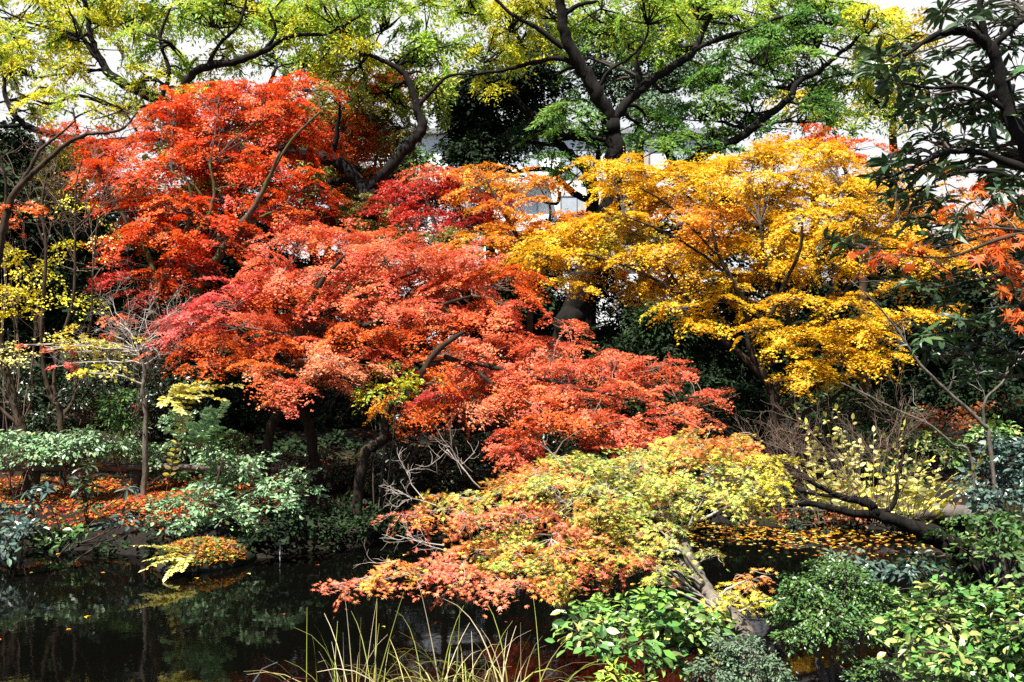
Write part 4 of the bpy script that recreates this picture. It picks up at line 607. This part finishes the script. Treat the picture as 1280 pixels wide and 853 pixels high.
def floating(n):
    x = np.concatenate([rng.normal(3.4, 1.3, n), rng.uniform(-6, 5, n // 30)]); y = np.concatenate([far_edge(x[:n]) - .1 - np.abs(rng.normal(0, .8, n)), rng.uniform(8, 12.5, n // 30)]); k = (y < far_edge(x) - .05) & (y > near_edge(x) + .1); return x[k], y[k], 0 * x[k], None
def water_litter():
    x, y, z, _ = floating(1100); k = len(x); col = np.array([random.choice(PAL[random.choice(['goldo', 'gold', 'lem', 'brn'])]) for _ in range(k)]) * .8
    V, fs, fc = leaves(np.stack([x, y, z + .006], 1), np.array([0, 0, 1.]) + rng.normal(0, .05, (k, 3)), rng.normal(size=(k, 3)) * (1, 1, 0), .06 * rng.uniform(.6, 1.2, k), col, 'star')
    tag(link('floating_leaves', np_mesh('floating_leaves', V, fs, False, fc), M['straw']), None, None, None, 'stuff')
water_litter()

# ------------------------------------------------------------------ right bank
A = PG(985, 14.0); A[2] = .26; B = PG(1245, 13.4); B[2] = .24; t_ = np.linspace(0, 1, 12)[:, None]
c = A + (B - A) * t_ + rng.normal(0, .015, (12, 3)); V, fs = tubes(c[None] - A, np.linspace(.085, .12, 12)[None], 14); fs.append(np.arange(14)[::-1][None])
tag(link('fallen_log', np_mesh('fallen_log', V, fs, True), M['log'], None, A), 'weathered grey log lying along the far bank behind the leaning bare tree', 'log')
plant('bank_shrub', 'dark green low shrub on the far bank behind the cream-leaved bush', 'shrub', 15.5, [(1090, 545, 40, 12), (1140, 550, 40, 13), (1190, 560, 40, 12), (1060, 570, 40, 12), (1120, 580, 44, 12), (1240, 540, 36, 12, 'brt')], pal='mid', leaf='oval', ls=.085, cover=2, spray=.2, lm='glossy', foliage='foliage', base=1130, stems=6)
plant('bank_shrub', 'brownish-red low bush in the shade of the right far bank', 'shrub', 18, [(1180, 525, 40, 12), (1250, 515, 36, 12), (1150, 540, 30, 9)], pal='brn', leaf='kite', ls=.08, cover=1.4, spray=.22, foliage='foliage', base=1200, stems=6)
plant('bank_shrub', 'dull olive mound of foliage under the golden maple', 'shrub', 18.5, [(1060, 510, 50, 16), (1110, 515, 50, 14), (920, 545, 44, 20, 'evg2'), (990, 560, 44, 16, 'evg2'), (1030, 540, 44, 14)], pal='grot', leaf='oval', ls=.09, cover=1.8, spray=.25, foliage='foliage', base=1050, stems=6, lm='matte')
plant('bank_shrub', 'low reddish-brown and olive undergrowth along the grey log on the right far bank', 'shrub', 13.75, [(985, 640, 36, 8, 'brn'), (1030, 632, 36, 9, 'grot'), (1075, 640, 36, 8, 'brn'), (1120, 640, 36, 8, 'grot'), (1165, 648, 36, 7, 'brn'), (1210, 645, 36, 9, 'mid'), (1050, 615, 30, 8, 'brn'), (1095, 618, 30, 8, 'grot'), (1010, 655, 30, 5, 'evg2'), (1090, 658, 30, 5, 'grot'), (1150, 662, 30, 5, 'evg2')], pal='grot', leaf='kite', ls=.055, cover=1.5, spray=.14, lm='matte', foliage='foliage', base=1090, stems=9, lean=.5, up=.4)
plant('bank_shrub', 'dark evergreen fringe hanging over the waterline behind the white stake', 'shrub', 12.5, [(330, 655, 30, 9), (365, 660, 32, 9), (400, 655, 32, 9), (435, 660, 32, 8), (470, 650, 32, 9), (505, 655, 30, 8), (300, 668, 24, 7)], pal='evg2', leaf='oval', ls=.06, cover=1.8, spray=.14, lm='shade', foliage='foliage', base=400, stems=7, lean=.5, up=.5)
plant('bank_shrub', 'blue-green dense shrub at the right edge', 'shrub', 9.6, [(1255, 575, 34, 22), (1235, 600, 30, 18), (1275, 610, 32, 22), (1250, 625, 34, 16), (1290, 575, 30, 24), (1222, 620, 20, 12)], pal='blu', leaf='oval', ls=.07, cover=2, spray=.16, lm='glossy', foliage='foliage', base=1262, stems=5)
plant('bank_shrub', 'mid-green shrub below the blue-green one at the right edge', 'shrub', 8.3, [(1235, 655, 34, 14), (1270, 665, 34, 14), (1215, 675, 26, 10), (1250, 690, 34, 12), (1190, 668, 22, 9, None, None, .6)], pal='mid', leaf='oval', ls=.06, cover=1.7, spray=.14, lm='matte', foliage='foliage', base=1250, stems=5)
plant('bare_tree', 'dark leaning trunk with a fan of bare red-brown twigs over the right water', 'tree', 8.6, [], [[(1262, 'g', 17), (1225, 712, 16), (1200, 690, 14), (1170, 672, 12), (1130, 655, 8), (1098, 642, 6.5), (1085, 630, 5.5), (1050, 620, 4), (1010, 600, 2.6), (975, 570, 1.5)], [(1165, 668, 7), (1110, 648, 6), (1060, 640, 5), (1010, 630, 4), (970, 632, 3), (925, 620, 1.6)], [(1098, 642, 4), (1112, 636, 3.5), (1120, 622, 3), (1122, 600, 2), (1130, 570, 1)], [(1060, 622, 2.4), (1020, 618, 2), (985, 610, 1.3), (960, 590, .8)]],
 twig='twig_brown', bark='bark_black', bsp=.42, bup=.03, bare=[(px_, py_, dx_, dy_, l_ * .85, .0042, 3) for px_, py_, dx_, dy_, l_ in ((1060, 640, -1, .5, .9), (1090, 643, -.7, 1, .8), (1020, 630, -1, .6, .6), (1112, 638, .2, 1, .8), (1040, 618, -.9, .6, .65), (1085, 630, -.9, .6, .8), (1060, 622, -.7, .9, .8), (1030, 608, -.6, .9, .65), (1108, 636, -.1, 1, .8), (1122, 605, .3, 1, .6), (1080, 630, -.4, 1, .8), (1000, 630, -1, .35, .5), (1050, 640, -.8, .45, .6), (1130, 655, .3, 1, .7), (1100, 642, -.3, 1, .8), (1010, 600, -.8, .7, .5), (970, 632, -1, .3, .4), (1070, 626, -.5, 1, .9), (1122, 622, 0, 1, .8), (985, 610, -.9, .8, .45))])
r0 = PG(1115, 9.3)
frond_plant('cream_shrub', 'upright shrub with cream-yellow leaves strung along thin stems on the right bank', 'shrub', r0, [(P(px, py, 9.1 + random.uniform(-.4, .4)), random.uniform(-.05, .14), P(1095 + (px - 1095) * .62 + random.uniform(-18, 18), 655, 9.1)) for px, py in
  ((996, 512), (985, 545), (1008, 530), (1022, 540), (1032, 522), (1046, 512), (1052, 545), (1066, 525), (1075, 555), (1092, 540), (1104, 548), (1118, 560), (1130, 532), (1133, 575), (1146, 560), (1158, 548), (1165, 575), (1172, 590), (1180, 570), (1192, 595), (1205, 600), (1150, 600), (1115, 590), (1060, 580), (1085, 585), (1030, 565), (1232, 560), (1212, 610), (1010, 555), (1140, 590), (1190, 610), (1125, 605))], 'lem', 'thin', .11, leaf='oval', pairs=11, ragged=1)
plant('bare_sapling', 'thin grey bare sapling bending diagonally in front of the dark right bank', 'tree', 9.4, [], [[(1258, 'g', 2.6), (1238, 560, 2.6), (1228, 530, 2.5), (1185, 490, 2), (1150, 455, 1.7), (1120, 410, 1.3), (1090, 375, .9), (1062, 350, .6)], [(1230, 533, 1.8), (1232, 500, 1.6), (1255, 475, 1.2), (1262, 440, .8), (1258, 420, .5)], [(1185, 490, 1), (1192, 468, .8), (1190, 440, .5)]], twig='twig_grey', bark='bark_grey', bare=[(1150, 455, -.2, .8, .4, .004, 2), (1255, 475, .4, .8, .4, .004, 2), (1232, 500, -.3, .8, .4, .004, 2)])
plant('bare_sapling', 'thin pale stem arching low over the cream-leaved shrub', 'tree', 9.0, [], [[(1222, 'g', 1.6), (1215, 580, 1.5), (1190, 555, 1.4), (1160, 530, 1.2), (1120, 512, 1), (1080, 492, .8), (1050, 478, .5)]], twig='twig_grey', bark='bark_grey', bare=[(1160, 530, -.3, .8, .25, .003, 1)])

# ------------------------------------------------------------------ near maple over the pond
FM = plant('maple_tree', 'near leaning maple with yellow-green to orange star leaves sweeping low over the pond', 'tree', 6.6, [
 (672, 592, 52, 12, 'forg'), (720, 578, 44, 11, 'fyg'), (775, 580, 50, 12, 'fyg'), (830, 572, 48, 13, 'fyg'), (880, 552, 44, 13, 'forg'), (925, 560, 38, 14, 'forg'), (950, 580, 28, 13, 'fyel'), (900, 580, 46, 13, 'fyg'), (955, 605, 22, 11, 'fyel'), (850, 550, 24, 8, 'fyg'), (640, 608, 46, 11, 'forg'), (598, 622, 42, 10, 'fyg'), (555, 634, 38, 9, 'forg'), (512, 644, 26, 7, 'fsal'), (585, 648, 12, 6, 'fsal'), (700, 612, 48, 12, 'fyg'), (760, 610, 48, 13, 'fyg'), (820, 605, 48, 13, 'fyg'), (880, 615, 42, 13, 'fyg'), (930, 622, 30, 10, 'fyel'),
 (650, 640, 46, 11, 'fsal'), (705, 640, 46, 11, 'forg'), (760, 640, 46, 12, 'fyg'), (815, 635, 38, 12, 'fyg'), (855, 640, 22, 9, 'fyg'), (600, 652, 24, 7, 'fsal', None, .7), (640, 668, 44, 9, 'fyg'), (690, 665, 40, 9, 'fsal'), (740, 665, 44, 11, 'fyg'), (790, 660, 42, 12, 'fyg'), (830, 665, 20, 8, 'fyg'), (600, 684, 44, 9, 'forg'), (650, 690, 46, 10, 'fyg'), (700, 692, 46, 11, 'forg'), (750, 690, 44, 11, 'forg'), (795, 690, 36, 10, 'fyg'), (550, 700, 42, 9, 'fsal'), (500, 712, 38, 8, 'forg'), (460, 730, 30, 7, 'fsal'), (425, 734, 16, 5, 'fsal'), (545, 718, 20, 7, 'fsal'), (630, 712, 44, 9, 'forg'), (685, 715, 44, 10, 'fyg'), (740, 712, 36, 9, 'fsal'), (600, 728, 34, 8, 'fsal'), (650, 732, 30, 7, 'fsal'), (690, 730, 28, 7, 'forg'), (565, 738, 18, 5, 'fsal'), (775, 708, 20, 8, 'forg'), (812, 704, 18, 7, 'fsal'),
 (838, 712, 20, 8, 'fyg', -.2), (885, 692, 14, 6, 'fyg', .2), (820, 722, 14, 5, 'fyg', -.2), (925, 742, 24, 9, 'fyel'), (940, 722, 16, 6, 'forg'), (910, 752, 18, 7, 'fyel'), (950, 748, 14, 5, 'fyel'), (852, 732, 10, 4, 'fsal', 0)],
 [[(945, 'g', 15, -1.1), (930, 792, 13, -.8), (906, 766, 10.5, -.55), (886, 741, 9, -.3), (868, 710, 7.5, 0), (856, 680, 6.5, .2), (846, 660, 6, .4), (825, 640, 5, .6)], [(872, 716, 5), (845, 702, 5), (815, 692, 4.5), (780, 680, 4), (730, 690, 3), (680, 700, 2.4), (620, 712, 1.8), (540, 720, 1.2)], [(840, 655, 4), (800, 640, 4), (760, 625, 3.5), (720, 610, 3), (670, 605, 2.4), (610, 622, 1.6), (540, 640, 1)], [(760, 625, 3), (735, 650, 2.6), (690, 665, 2), (620, 690, 1.3), (560, 705, 1)], [(845, 660, 3), (830, 610, 2.6), (790, 590, 2), (740, 585, 1.4)]],
 'fyg', 'star7', .046, 3.8, .13, jit=.3, ll=1.5, bark='bark_grey', twig='twig_grey', depth=1.3, lean=1.6, fine=2, dj=.22, twr=.8, droop=.5,
 bare=[(545, 632, -.9, .25, .28, .004, 3), (530, 625, -.7, .6, .25, .004, 2), (600, 610, -.8, .5, .35, .005, 2), (555, 682, -1, -.05, .35, .004, 2), (560, 690, -.8, .3, .3, .003, 2), (500, 700, -.8, .1, .2, .003, 2), (700, 580, -.6, .7, .2, .003, 1), (780, 720, .6, -.4, .15, .003, 1), (700, 640, .4, .3, .3, .003, 2)])

# ------------------------------------------------------------------ near bank
plant('broadleaf_shrub', 'light green broad-leaved shrub under the near maple beside the grass', 'shrub', 5.6, [(735, 768, 30, 12, 'grn'), (770, 755, 30, 11, 'grn'), (815, 750, 30, 11, 'grn'), (720, 785, 22, 12), (760, 785, 34, 14), (810, 780, 34, 14), (855, 770, 32, 14), (890, 775, 24, 14), (745, 805, 30, 11), (795, 808, 32, 12), (845, 800, 30, 12), (880, 795, 26, 12), (830, 825, 26, 10, 'mid'), (870, 815, 22, 10)],
 [[(800, 'g', 4), (808, 838, 4), (815, 812, 3), (830, 785, 2)], [(808, 838, 3), (850, 822, 3), (880, 800, 2)], [(806, 830, 2.4), (770, 800, 2), (745, 785, 1.3)]], 'brt', 'oval', .068, 2.6, .12, lm='glossy', foliage='foliage', lean=1.2, up=.9, depth=1.1, dj=.15, fine=1)
plant('box_bush', 'rounded dark-green clipped bush on a pale stem between two lighter shrubs', 'shrub', 5.4, [(1045, 720, 42, 16), (1005, 745, 34, 18), (1045, 750, 50, 20), (1090, 745, 34, 18), (990, 772, 24, 14), (1030, 780, 44, 16), (1085, 775, 36, 16), (1060, 715, 26, 10), (1000, 790, 24, 9), (1100, 795, 18, 8), (1045, 798, 30, 7), (985, 760, 18, 10, 'mid'), (1095, 832, 22, 8), (1070, 845, 18, 6)],
 [[(1035, 'g', 6), (1030, 850, 5.5), (1022, 820, 4.5), (1015, 795, 3), (1005, 770, 2)], [(1040, 853, 3), (1040, 820, 2.4), (1040, 790, 2), (1050, 760, 1.5)], [(1040, 838, 2), (1065, 812, 1.6), (1085, 790, 1.2)]], 'mid', 'oval', .025, 2.4, .07, lm='glossy', foliage='foliage', bark='bark_grey', lean=.9, depth=1.0, dj=.08, up=.7)
plant('broadleaf_shrub', 'glossy yellow-green shrub filling the lower right corner', 'shrub', 4.0, [(1150, 755, 30, 16), (1190, 742, 34, 16), (1235, 750, 36, 18), (1275, 760, 34, 20), (1145, 785, 30, 14), (1185, 780, 38, 18), (1230, 790, 40, 18), (1275, 800, 36, 20), (1150, 815, 28, 12), (1195, 825, 36, 14), (1245, 830, 38, 16), (1290, 840, 36, 18), (1165, 845, 30, 12), (1215, 855, 34, 12), (1125, 770, 14, 9, None, None, .8)],
 [[(1230, 'g', 4), (1222, 850, 4), (1205, 810, 3), (1190, 780, 2)], [(1225, 855, 3), (1250, 810, 2.4), (1265, 775, 1.6)], [(1215, 835, 2.4), (1180, 815, 2), (1155, 790, 1.3)]], 'brt', 'oval', .044, 3.0, .09, lm='glossy', foliage='foliage', lean=1.0, dj=.1, fine=1, up=.7)
plant('box_bush', 'small grey-green fine-leaved bush below the near maple trunk', 'shrub', 4.9, [(905, 815, 26, 13), (935, 812, 26, 13), (890, 838, 26, 12), (930, 838, 32, 13), (965, 835, 22, 12), (920, 858, 36, 12), (970, 858, 20, 10)], pal='gry', leaf='oval', ls=.019, cover=2.0, spray=.06, lm='matte', foliage='foliage', base=925, stems=6, lean=.8, dj=.06, stemr=.006)
plant('low_shrub', 'small yellow-green sprig at the foot of the grass clump', 'shrub', 4.4, [(770, 845, 22, 8), (750, 855, 16, 7), (790, 855, 18, 7)], pal='lime', leaf='slim', ls=.05, cover=1.8, spray=.06, lm='matte', foliage='foliage', base=770, stems=5, lean=.5, dj=.05, stemr=.004)
plant('low_shrub', 'low blue-grey shrub behind the rounded bush, by the leaning trunk', 'shrub', 7.4, [(1060, 700, 30, 9, 'gry'), (1100, 700, 30, 9, 'blu'), (1130, 712, 34, 10, 'blu'), (1165, 705, 34, 10, 'evg2'), (1190, 725, 30, 9, 'evg2'), (1040, 715, 20, 8, 'gry')], pal='blu', leaf='oval', ls=.06, cover=1.5, spray=.12, lm='glossy', foliage='foliage', base=1120, stems=6, lean=.8)

def blades(name, label, root, specs, m='straw', width=.005):
    LV, LF, FC = [], [], []; o = 0
    for st, d, L, bend, col in specs:
        K = 12; p = [np.array(st, float)]; d = np.array(d, float); d /= np.linalg.norm(d)
        for k in range(K - 1):
            d = d + np.array([d[0] * .6, d[1] * .6, -1.0]) * bend * (k / K) ** 1.5 * 1.1; d /= np.linalg.norm(d); p.append(p[-1] + d * L / (K - 1))
        p = np.array(p); T = norm(np.gradient(p, axis=0)); side = norm(np.cross(T, norm(np.array([[.15, 1., .2]]) + rng.normal(0, .3, (1, 3))))); wv = width * np.linspace(1, .12, K)[:, None] * random.uniform(.7, 1.3)
        nrm = np.cross(side, T); V = np.stack([p - side * wv, p + nrm * wv * .35, p + side * wv], 1).reshape(-1, 3); i = np.arange(K - 1) * 3
        f = np.concatenate([np.stack([i, i + 1, i + 4, i + 3], 1), np.stack([i + 1, i + 2, i + 5, i + 4], 1)]); LV.append(V); LF.append(f + o); o += len(V)
        g = np.linspace(0, 1, K - 1)[:, None]; cc = np.array(col[0]) * (1 - g) + np.array(col[1]) * g; FC.append(np.concatenate([cc, cc]))
    ob = link(name, np_mesh(name, np.concatenate(LV) - np.array(root), [np.concatenate(LF)], True, np.concatenate(FC)), M[m], None, root); return tag(ob, label, 'grass')
CG, CY, CB = ((.12, .22, .04), (.35, .38, .07)), ((.40, .38, .05), (.6, .5, .2)), ((.45, .36, .12), (.62, .52, .34))
def tuft(label, px, Y, n, spread, Lr, tall=()):
    r = PG(px, Y); sp = []
    for k in range(n):
        a = random.uniform(-1, 1); st = r + np.array([random.gauss(0, .10), random.gauss(0, .06), -.02])
        sp.append((st, (a * spread + random.gauss(0, .08), random.gauss(0, .2), 1), random.uniform(*Lr), abs(a) * random.uniform(.2, 1.1) + random.choice((.12, .25, .45, .8)), random.choice((CG, CG, CY, CB, CB, CY))))
    for dx, L, bend, c in tall: sp.append((r + np.array([random.gauss(0, .05), 0, 0]), (dx, random.gauss(0, .05), 1), L * 1.3, bend * .8, c))
    blades('grass_clump', label, r, sp)
tuft('clump of long arching straw and green grass blades, left one at the bottom edge', 455, 4.6, 140, .6, (.72, 1.0), ((.1, .78, .1, CB), (.25, .85, .05, CG), (-.05, .8, .15, CB), (-.9, .8, .9, CB)))
tuft('middle clump of yellow arching grass blades at the bottom edge', 560, 4.5, 100, .6, (.68, .94), ((-.15, .75, .1, CB), (.05, .68, .05, CG), (.5, .8, .9, CB)))
tuft('clump of straw grass blades leaning right toward the broad-leaved shrub', 655, 4.4, 85, .75, (.68, .94), ((.45, .7, .9, CB), (.7, .75, .6, CB), (-.3, .55, .4, CY)))
r0 = PG(300, 4.3); ob = blades('striped_plant', 'white and maroon striped leaf tip poking up at the bottom edge', r0, [(r0 + (.02 * k, .02 * k, 0), (.03 + .05 * k, 0, 1), .80 + .015 * k, .6, c_) for k, c_ in enumerate((((.3, .1, .1), (.75, .7, .68)), ((.12, .03, .05), (.16, .05, .06)), ((.2, .3, .1), (.75, .75, .6))))] + [(r0, (-.3, 0, 1), .78, .5, ((.5, .45, .1), (.7, .65, .6)))], width=.014); ob['category'] = 'plant'

# ------------------------------------------------------------------ overhanging branches at the right edge (trunks stand just outside the frame)
RP = [(1095, 70, .0), (1110, 90, 0), (1130, 60, 0), (1145, 85, 0), (1120, 110, .1), (1150, 110, 0), (1180, 70, .1), (1165, 130, 0), (1190, 110, .1), (1210, 85, 0), (1235, 60, .1), (1250, 30, 0), (1270, 20, .1), (1205, 25, 0), (1180, 15, .1), (1230, 10, 0), (1265, 60, 0), (1275, 90, 0), (1240, 100, .1), (1260, 125, 0), (1215, 130, .1), (1180, 140, 0), (1150, 150, .1), (1200, 150, 0), (1235, 150, 0), (1270, 160, 0), (1135, 190, .1), (1165, 175, 0), (1190, 185, .1), (1220, 180, 0), (1250, 190, .1), (1275, 195, 0), (1110, 205, 0), (1095, 225, 0), (1125, 225, .1), (1150, 215, 0), (1180, 215, 0), (1210, 210, .1), (1240, 220, 0), (1270, 225, 0), (1120, 245, 0), (1145, 245, .1), (1170, 255, 0), (1270, 255, 0), (1290, 140, 0), (1290, 60, 0), (1060, 310, 0), (1045, 300, 0), (1190, 345, .1), (1200, 400, 0), (1225, 410, 0), (1245, 395, 0), (1215, 455, 0), (1225, 470, 0), (1180, 425, 0), (1265, 390, 0), (1275, 420, 0), (1160, 415, 0), (1262, 365, 0), (1250, 240, 0), (1175, 300, 0), (1150, 280, .1), (1205, 275, 0), (1240, 330, .1), (1215, 350, 0), (1150, 360, 0), (1180, 380, .1), (1240, 435, 0), (1200, 440, .1), (1270, 455, 0), (1155, 440, 0), (1280, 320, .1), (1090, 90, 0), (1140, 130, 0)]
plant('broadleaf_tree', 'dark broad-leaved evergreen branches with whorled leathery leaves hanging in at the upper right', 'tree', 5.0, [(x, y, 9, 6, None, (d * 3 if d else random.uniform(-.3, .4))) for x, y, d in RP],
 [[(1420, 'g', 22), (1390, 500, 20), (1345, 330, 17), (1300, 220, 13), (1262, 140, 9), (1250, 90, 8), (1235, 55, 7), (1210, 40, 6), (1175, 42, 4), (1130, 70, 2)], [(1248, 85, 6), (1232, 45, 5), (1225, 10, 4), (1235, -30, 3)], [(1240, 60, 4), (1265, 35, 4), (1290, 20, 3)], [(1300, 220, 7), (1240, 195, 4.5), (1190, 190, 3), (1130, 215, 1.8), (1100, 225, 1.2)], [(1310, 245, 5), (1240, 215, 3.5), (1180, 222, 2.2), (1130, 250, 1.3)], [(1262, 140, 4), (1210, 110, 3), (1160, 110, 2), (1115, 100, 1.2)], [(1350, 360, 6), (1290, 380, 3.5), (1240, 400, 2.2), (1215, 450, 1.3)], [(1330, 300, 5), (1260, 290, 2.5), (1170, 310, 1.6), (1070, 310, 1)], [(1290, 385, 2.4), (1220, 400, 1.8), (1170, 420, 1.1)], [(1310, 330, 3), (1250, 345, 2.2), (1180, 360, 1.2)], [(1300, 400, 2.6), (1250, 440, 1.8), (1190, 445, 1)], [(1290, 290, 2.6), (1220, 280, 1.8), (1150, 285, 1)]],
 'rho', 'lance', .105, 1, .06, lm='glossy', whorl=True, dbl=1, up=.8, depth=1, lean=0, bark='bark_black', twig='twig_dark', twr=.9, dj=.2, shell=.2,
 bare=[(1130, 215, -.6, -.6, .4, .003, 2), (1180, 225, -.2, -.8, .5, .003, 2), (1170, 310, -.5, -.4, .4, .003, 2), (1240, 300, .0, -.8, .5, .003, 2), (1215, 380, .4, -.8, .4, .003, 2)])
plant('maple_tree', 'close red maple spray with large star leaves reaching in at the right edge', 'tree', 3.0, [(1095, 318, 16, 6, None, 0), (1125, 322, 20, 7, None, 0), (1150, 312, 14, 6, 'org', 0), (1165, 330, 16, 6, None, 0), (1240, 320, 16, 10, None, 0), (1268, 300, 16, 9, None, 0), (1262, 335, 18, 8, None, 0), (1278, 355, 12, 9, None, 0), (1218, 240, 6, 8, None, .1), (1195, 262, 7, 6, None, .1), (1225, 275, 12, 6, None, .1), (1250, 265, 10, 6, None, .1), (1230, 300, 12, 6, 'org', .1), (1275, 390, 8, 10, None, 0)],
 [[(1560, 'g', 30), (1530, 500, 26), (1450, 330, 18), (1380, 285, 10), (1330, 284, 6), (1280, 292, 4.5), (1240, 302, 3.4), (1200, 318, 2.4), (1170, 322, 1.6), (1110, 318, .9)], [(1290, 290, 2.4), (1235, 285, 1.8), (1205, 292, 1.2), (1195, 270, .8)], [(1330, 284, 3), (1290, 320, 2), (1265, 345, 1.4), (1275, 385, .8)]],
 'salo', 'star7', .062, 4.5, .06, lm='thin', rs=.7, bark='bark_brown', twig='twig_brown', twr=.5, dj=.06, depth=1.2, lean=.3, fine=1, up=.5, jit=.6)

# ------------------------------------------------------------------ small things
sp_ = P(350, 712, 11.6); sp_[2] = 0; V, fs = tubes(np.array([[(0, 0, -.5), (0, 0, .1), (.004, 0, .28)]]), .007, 8)
tag(link('stake', np_mesh('stake', V, fs, True), M['stake'], None, sp_), 'thin white stake standing in the dark water right of the fern', 'stake')
rp = P(178, 508, 16.2); a = np.linspace(0, 2 * np.pi, 24); ring = np.stack([.105 * np.cos(a), .105 * np.sin(a), .01 * np.sin(2 * a)], 1); V = np.concatenate([ring + (0, 0, .018), ring - (0, 0, .018)]); i = np.arange(23)
V2 = np.array([(-.10, -.06, .015), (-.18, -.08, .03), (-.18, -.085, -.01), (-.10, -.06, -.015)]); f = [np.stack([i, i + 1, i + 25, i + 24], 1), np.array([[48, 49, 50, 51]])]
tag(link('ribbon', np_mesh('ribbon', np.concatenate([V, V2]), f), M['red'], None, P(180, 508, 16.5)), 'red ribbon tied round the mossy maple trunk at the left', 'ribbon')
print('LEAVES', NLEAF[0], 'tris', sum(len(o.data.polygons) for o in sc.objects if o.type == 'MESH'))
